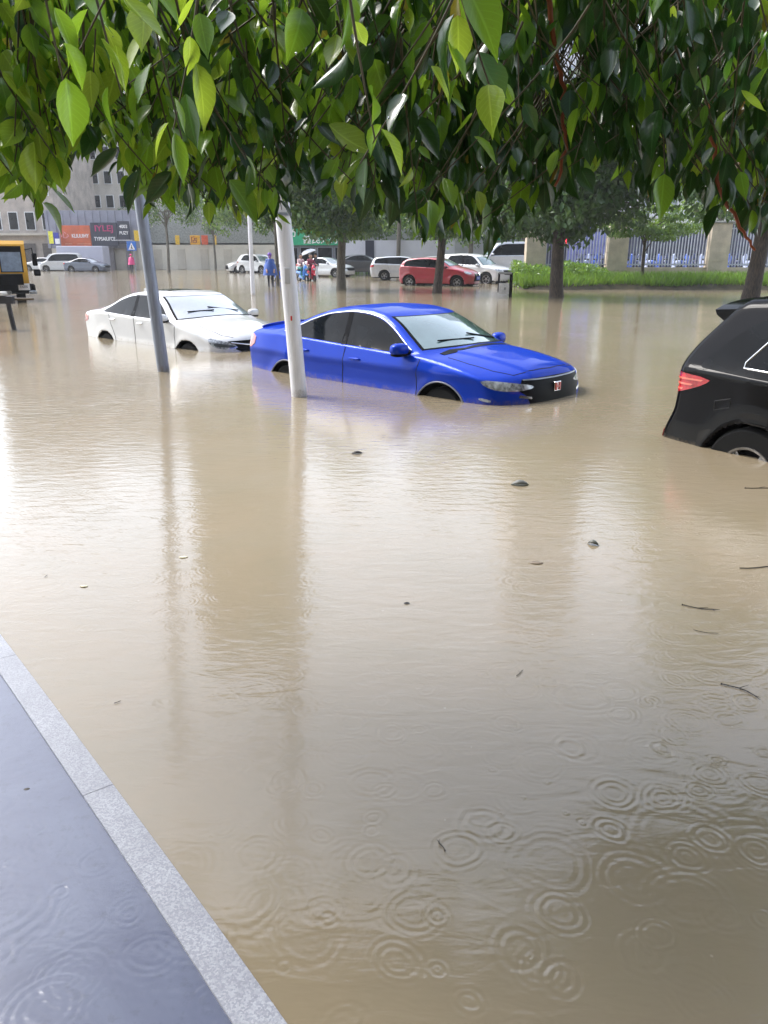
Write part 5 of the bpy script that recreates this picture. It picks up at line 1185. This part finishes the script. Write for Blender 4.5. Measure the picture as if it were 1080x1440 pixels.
fleaf(502, 638, .12, 15, 'dark leaf scrap floating right of the white pole reflection', STK, .22)
fleaf(572, 849, .035, 0, 'tiny dark leaf scrap in the middle of the water', STK, .2)
fleaf(118, 825, .05, 0, 'pale petal floating at the left', YL, .06)
fleaf(258, 784, .06, 5, 'pale petal floating in the brownish reflection', YL, .05)
fleaf(38, 1112, .045, 10, 'dark wet leaf lying on the blue grey pavement', STK, .12)

# ================================================================== OVERHANGING TREE (foreground canopy)
root = thing('overhanging_tree', 'large leafy tree whose drooping wet branches hang across the top of the view', 'tree', (-2.6, -2.2, 0))
RX, RY = -2.6, -2.2
rg = np.random.default_rng(42)
LOWX = [-120, 0, 50, 100, 130, 165, 200, 235, 260, 300, 340, 385, 420, 450, 480, 520, 560, 600, 640, 680, 700, 725, 745, 790, 820, 850, 885, 930, 960, 985, 1010, 1080, 1200]
LOWY = [300, 265, 325, 255, 225, 225, 315, 300, 300, 325, 315, 345, 270, 270, 290, 320, 300, 355, 335, 355, 255, 240, 285, 300, 265, 215, 250, 300, 275, 290, 320, 340, 350]
C = []; D = []; N = []; L = []; MI = []; tw = MB()
def shoot(tip, length, dirv, size, mix, spacing=.045, fl=.6):
    """a drooping shoot: starts above, ends at tip; alternate hanging leaves"""
    n = max(3, int(length / spacing)); pts = []
    s = rg.uniform(-1, 1, 2) * .25; base = Vector(tip) + Vector((dirv[0] * length * .6, dirv[1] * length * .6, length * .92))
    mid = Vector(tip).lerp(base, .55) + Vector((dirv[0] * length * .14, dirv[1] * length * .14, length * .10))
    for k in range(7): t = k / 6; pts.append(base * (1 - t) ** 2 + mid * 2 * t * (1 - t) + Vector(tip) * t * t)
    tw.tube([p - Vector((RX, RY, 0)) for p in pts], [.0019 * (1.3 - t / 8) for t in range(7)], 5, False)
    for k in range(n):
        t = (k + .5) / n; p = base * (1 - t) ** 2 + mid * 2 * t * (1 - t) + Vector(tip) * t * t
        az = rg.uniform(0, 6.283); h = np.array([math.cos(az), math.sin(az), 0])
        d = h * rg.uniform(.0, fl * 1.5) ** 1.0 + np.array([0, 0, -1.0]); d2 = d / np.linalg.norm(d)
        sz = size * min(1.5, .88 * math.exp(rg.normal(0, .24))); C.append(np.array(p) - [RX, RY, 0] + h * .012 - np.array([0, 0, .012])); D.append(d2)
        nn = np.array([math.cos(az + rg.normal(0, .9)), math.sin(az + rg.normal(0, .9)), .35]); N.append(nn); L.append(sz)
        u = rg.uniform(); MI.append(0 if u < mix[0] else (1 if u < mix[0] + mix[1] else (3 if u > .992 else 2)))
def shade_mix(px, dist):
    l = max(0, min(1, (640 - px) / 560)); return (.03 + .24 * l, .22 + .34 * l)  # leaf colours lighter at left, darker at right: light and shade painted in
# nearest curtain: shoots whose tips follow the ragged lower edge
for i in range(1000):
    px = rg.uniform(-160, 1240); Y = rg.uniform(1.35, 2.5) if px < 600 else rg.uniform(1.6, 2.9)
    sz_ = rg.uniform(.052, .076); low = np.interp(px, LOWX, LOWY); py = low - rg.exponential(70) - sz_ * 1080 / Y * .8
    tip = atY(px, py, Y); shoot(tip, rg.uniform(.18, .42), (rg.normal(0, .8), rg.uniform(-.3, .9)), sz_, shade_mix(px, Y), .030, .75 if px < 620 else .45)
for i in range(8):   # a few shoots hanging closer
    px = rg.uniform(60, 700); Y = rg.uniform(.95, 1.2); low = np.interp(px, LOWX, LOWY)
    tip = atY(px, low - rg.uniform(60, 190), Y); shoot(tip, rg.uniform(.2, .3), (rg.normal(0, .6), .4), .064, (.3, .5), .035, .6)
for i in range(1300):
    px = rg.uniform(-200, 1280); Y = rg.uniform(2.3, 3.1) if px < 900 else rg.uniform(2.4, 4.2); low = np.interp(px, LOWX, LOWY) - 40
    py = low - rg.exponential(80) - 25; tip = atY(px, py, Y)
    m_ = shade_mix(px + 330, Y); shoot(tip, rg.uniform(.3, .6), (rg.normal(0, .6), rg.normal(0, .6)), .088, (m_[0] * .5, m_[1] * .8), .040)
# the body of the canopy above the frame and over the viewer, heavier to the right
for i in range(620):
    x = rg.uniform(-3.6, 4.6); y = rg.uniform(-2.5, 3.6); z = rg.uniform(2.35, 4.2) + max(0, y - 2) * .15
    if .1 < x < 2.0 and y > 1.6 and rg.uniform() < .7: continue
    if x < .2 and y > 0 and rg.uniform() < .8: continue
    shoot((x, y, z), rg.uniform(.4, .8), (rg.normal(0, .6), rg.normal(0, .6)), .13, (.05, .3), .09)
# dense inner canopy in front of the near curtain, added to block sky light
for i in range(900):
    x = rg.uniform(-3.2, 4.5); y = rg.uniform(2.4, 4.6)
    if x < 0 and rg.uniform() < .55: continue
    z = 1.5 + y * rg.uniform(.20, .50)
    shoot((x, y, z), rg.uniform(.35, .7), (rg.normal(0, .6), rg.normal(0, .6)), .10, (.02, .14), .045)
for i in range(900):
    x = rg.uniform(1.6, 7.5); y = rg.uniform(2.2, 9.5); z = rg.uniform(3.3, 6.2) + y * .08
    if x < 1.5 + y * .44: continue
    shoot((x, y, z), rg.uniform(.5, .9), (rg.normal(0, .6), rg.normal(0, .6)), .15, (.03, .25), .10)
# small openings in the crown where leaves are missing
keep = []
for c_, d_, l_ in zip(C, D, L):
    q = np.array(c_) + [RX, RY, 0] + np.array(d_) * l_ * .5 - [0, 0, CAM_H]; dp = q @ _cf
    if dp < .2: keep.append(True); continue
    u_, v_ = 540 + F_PX * q[0] / dp, 720 - F_PX * (q @ _cu) / dp
    keep.append(not any(((u_ - a) / ra) ** 2 + ((v_ - b) / rb) ** 2 < 1 for a, b, ra, rb in ((797, 88, 26, 44), (762, 150, 13, 24), (898, 36, 19, 17), (852, 8, 22, 15), (745, 183, 12, 14), (30, 300, 22, 26))))
C, D, N, L, MI = ([v for v, k_ in zip(w, keep) if k_] for w in (C, D, N, L, MI))
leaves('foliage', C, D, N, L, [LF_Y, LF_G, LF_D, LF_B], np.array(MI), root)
# rain drops clinging to the leaf tips of the nearest shoots
DROP = mat('water drop', (.9, .92, .95), .03, 1.0, var=.02)
dv = []; df = []; base = [(0, 0, 1.3), (1, 0, 0), (0, 1, 0), (-1, 0, 0), (0, -1, 0), (0, 0, -1)]; fc = [(0, 1, 2), (0, 2, 3), (0, 3, 4), (0, 4, 1), (5, 2, 1), (5, 3, 2), (5, 4, 3), (5, 1, 4)]
for i in range(0, 14000):
    if i >= len(C) or rg.uniform() > .10: continue
    Cw = C[i] + np.array([RX, RY, 0])
    if Cw[1] < .5 or Cw[1] > 2.6: continue
    tt = rg.choice([1.0, .6, .35]); p = C[i] + D[i] * L[i] * tt * .98 + np.array([rg.normal(0, .004), -.004, 0]); r_ = rg.uniform(.0012, .0026); n0 = len(dv)
    dv += [tuple(p + np.array(b_) * r_) for b_ in base]; df += [tuple(q + n0 for q in f_) for f_ in fc]
o = npmesh('rain_drops', dv, df, DROP, None, root, True); o['kind'] = 'stuff'
print('canopy leaves', len(C))
tw.build('twigs', TW, root, True, 80)
br = MB(); o3 = Vector((RX, RY, 0))
def branch(p, r): br.tube([Vector(q) - o3 for q in p], r, 10)
branch([(RX, RY, 2.3), (-1.9, -1.0, 3.1), (-1.0, .4, 2.9), (-.35, 1.5, 2.45), (.3, 2.1, 2.3), (.9, 2.5, 2.2)], [.15, .11, .07, .04, .025, .012])
branch([(-1.0, .4, 2.9), (-1.1, 1.3, 2.5), (-1.0, 1.9, 2.25), (-.8, 2.3, 2.1)], [.06, .035, .02, .01])
branch([(RX, RY, 2.6), (-.5, -.8, 3.6), (1.5, 1.2, 3.7), (3.0, 3.6, 3.9), (4.2, 6.5, 4.6), (5.2, 8.5, 5.2)], [.18, .15, .12, .09, .06, .03])
branch([(1.5, 1.2, 3.7), (1.9, 1.9, 3.0), (2.0, 2.4, 2.5), (1.8, 2.8, 2.3)], [.06, .04, .025, .012])
branch([(RX, RY, 2.2), (-3.2, -.4, 3.2), (-2.9, 1.2, 3.0), (-2.2, 2.2, 2.4)], [.12, .09, .06, .02])
for (px, py, Y) in ((250, 30, 1.9), (330, 60, 2.0), (420, 10, 2.2), (640, 40, 2.3), (120, 20, 1.7)):
    a_ = Vector(atY(px, py, Y)); b_ = Vector(atY(px + 90, py - 45, Y + .15)); c_ = Vector(atY(px + 210, py - 60, Y + .3)); branch([a_, b_, c_, c_ + Vector((.3, .1, .25))], [.004, .007, .010, .014])
br.build('branches', BARK, root, True, 80)
MB().tube([(0, 0, -.2), (.05, .05, 1.0), (0, 0, 2.0), (.05, .1, 3.0), (.3, .3, 4.2)], [.34, .27, .24, .2, .1], 16).build('trunk', BARK, root, True, 80)
for pts_ in ([(765, -20), (788, 90), (792, 150), (796, 210), (780, 262)], [(1000, 100), (1000, 190), (1012, 270), (1040, 320), (1062, 352)]):
    P_ = []
    for i, (px, py) in enumerate(pts_):
        P_.append(Vector(atY(px, py, 1.75)) - o3)
    D_ = []
    for i in range(len(P_) - 1):
        for k in range(5): D_.append(P_[i].lerp(P_[i + 1], k / 5) + Vector((rg.normal(0, .0035), rg.normal(0, .0035), 0)))
    D_.append(P_[-1]); MB().tube(D_, [.0055 - .003 * i / len(D_) for i in range(len(D_))], 6).build('hanging_shoot', TWR, root, True, 80)

# ================================================================== ADDED BEHIND THE VIEWER (unseen building and trees that darken the reflections)
block('unseen_building', 'dark shop building added out of view to darken reflections', 'building', -70, 50, -16, -30 + 14.0, 17, mat('dark brown facade', (.10, .085, .07), .8, var=.3, scale=.5), 0, 0) if False else None
root = thing('unseen_building', 'long brown shop building added out of view to darken reflections', 'building', (-12, -13, 0))
MB().box((0, -6, 14.0), (120, 12, 30)).build('wall', mat('dark brown facade', (.08, .068, .055), .8, var=.3, scale=.5), root)
for k in range(24): MB().box((-57 + k * 5, .06, 2.0), (3.6, .12, 3.2)).build('shop_window', GLASS, root)
for i, (x_, y_, r_, lab) in enumerate([(-10.5, -1.0, 4.2, 'left'), (-19, 3.0, 4.5, 'far left'), (7.5, -5.5, 4.2, 'right')]):
    far_tree('unseen_tree', 'leafy tree added out of view for darker reflections, to the %s of the viewer' % lab, 'tree', (x_, y_), .28, 2.6, (0, 0, 5.6), (r_, r_, 3.0), 9000, .22, [LF_FAR, LF_FAR], BARK, None, .1, 70 + i, 44)

# ================================================================== RAINY AIR
hz = MB().box((0, 170, 34.0), (840, 480, 72.6)).build('haze', bpy.data.materials.new('rain haze'), None); tag(hz, kind='stuff')
hm = hz.data.materials[0]; hm.use_nodes = True; hn = hm.node_tree; hn.nodes.clear(); pv = hn.nodes.new('ShaderNodeVolumePrincipled'); ho = hn.nodes.new('ShaderNodeOutputMaterial')
pv.inputs['Color'].default_value = (.92, .94, .97, 1); pv.inputs['Density'].default_value = .0008; hn.links.new(pv.outputs[0], ho.inputs['Volume'])
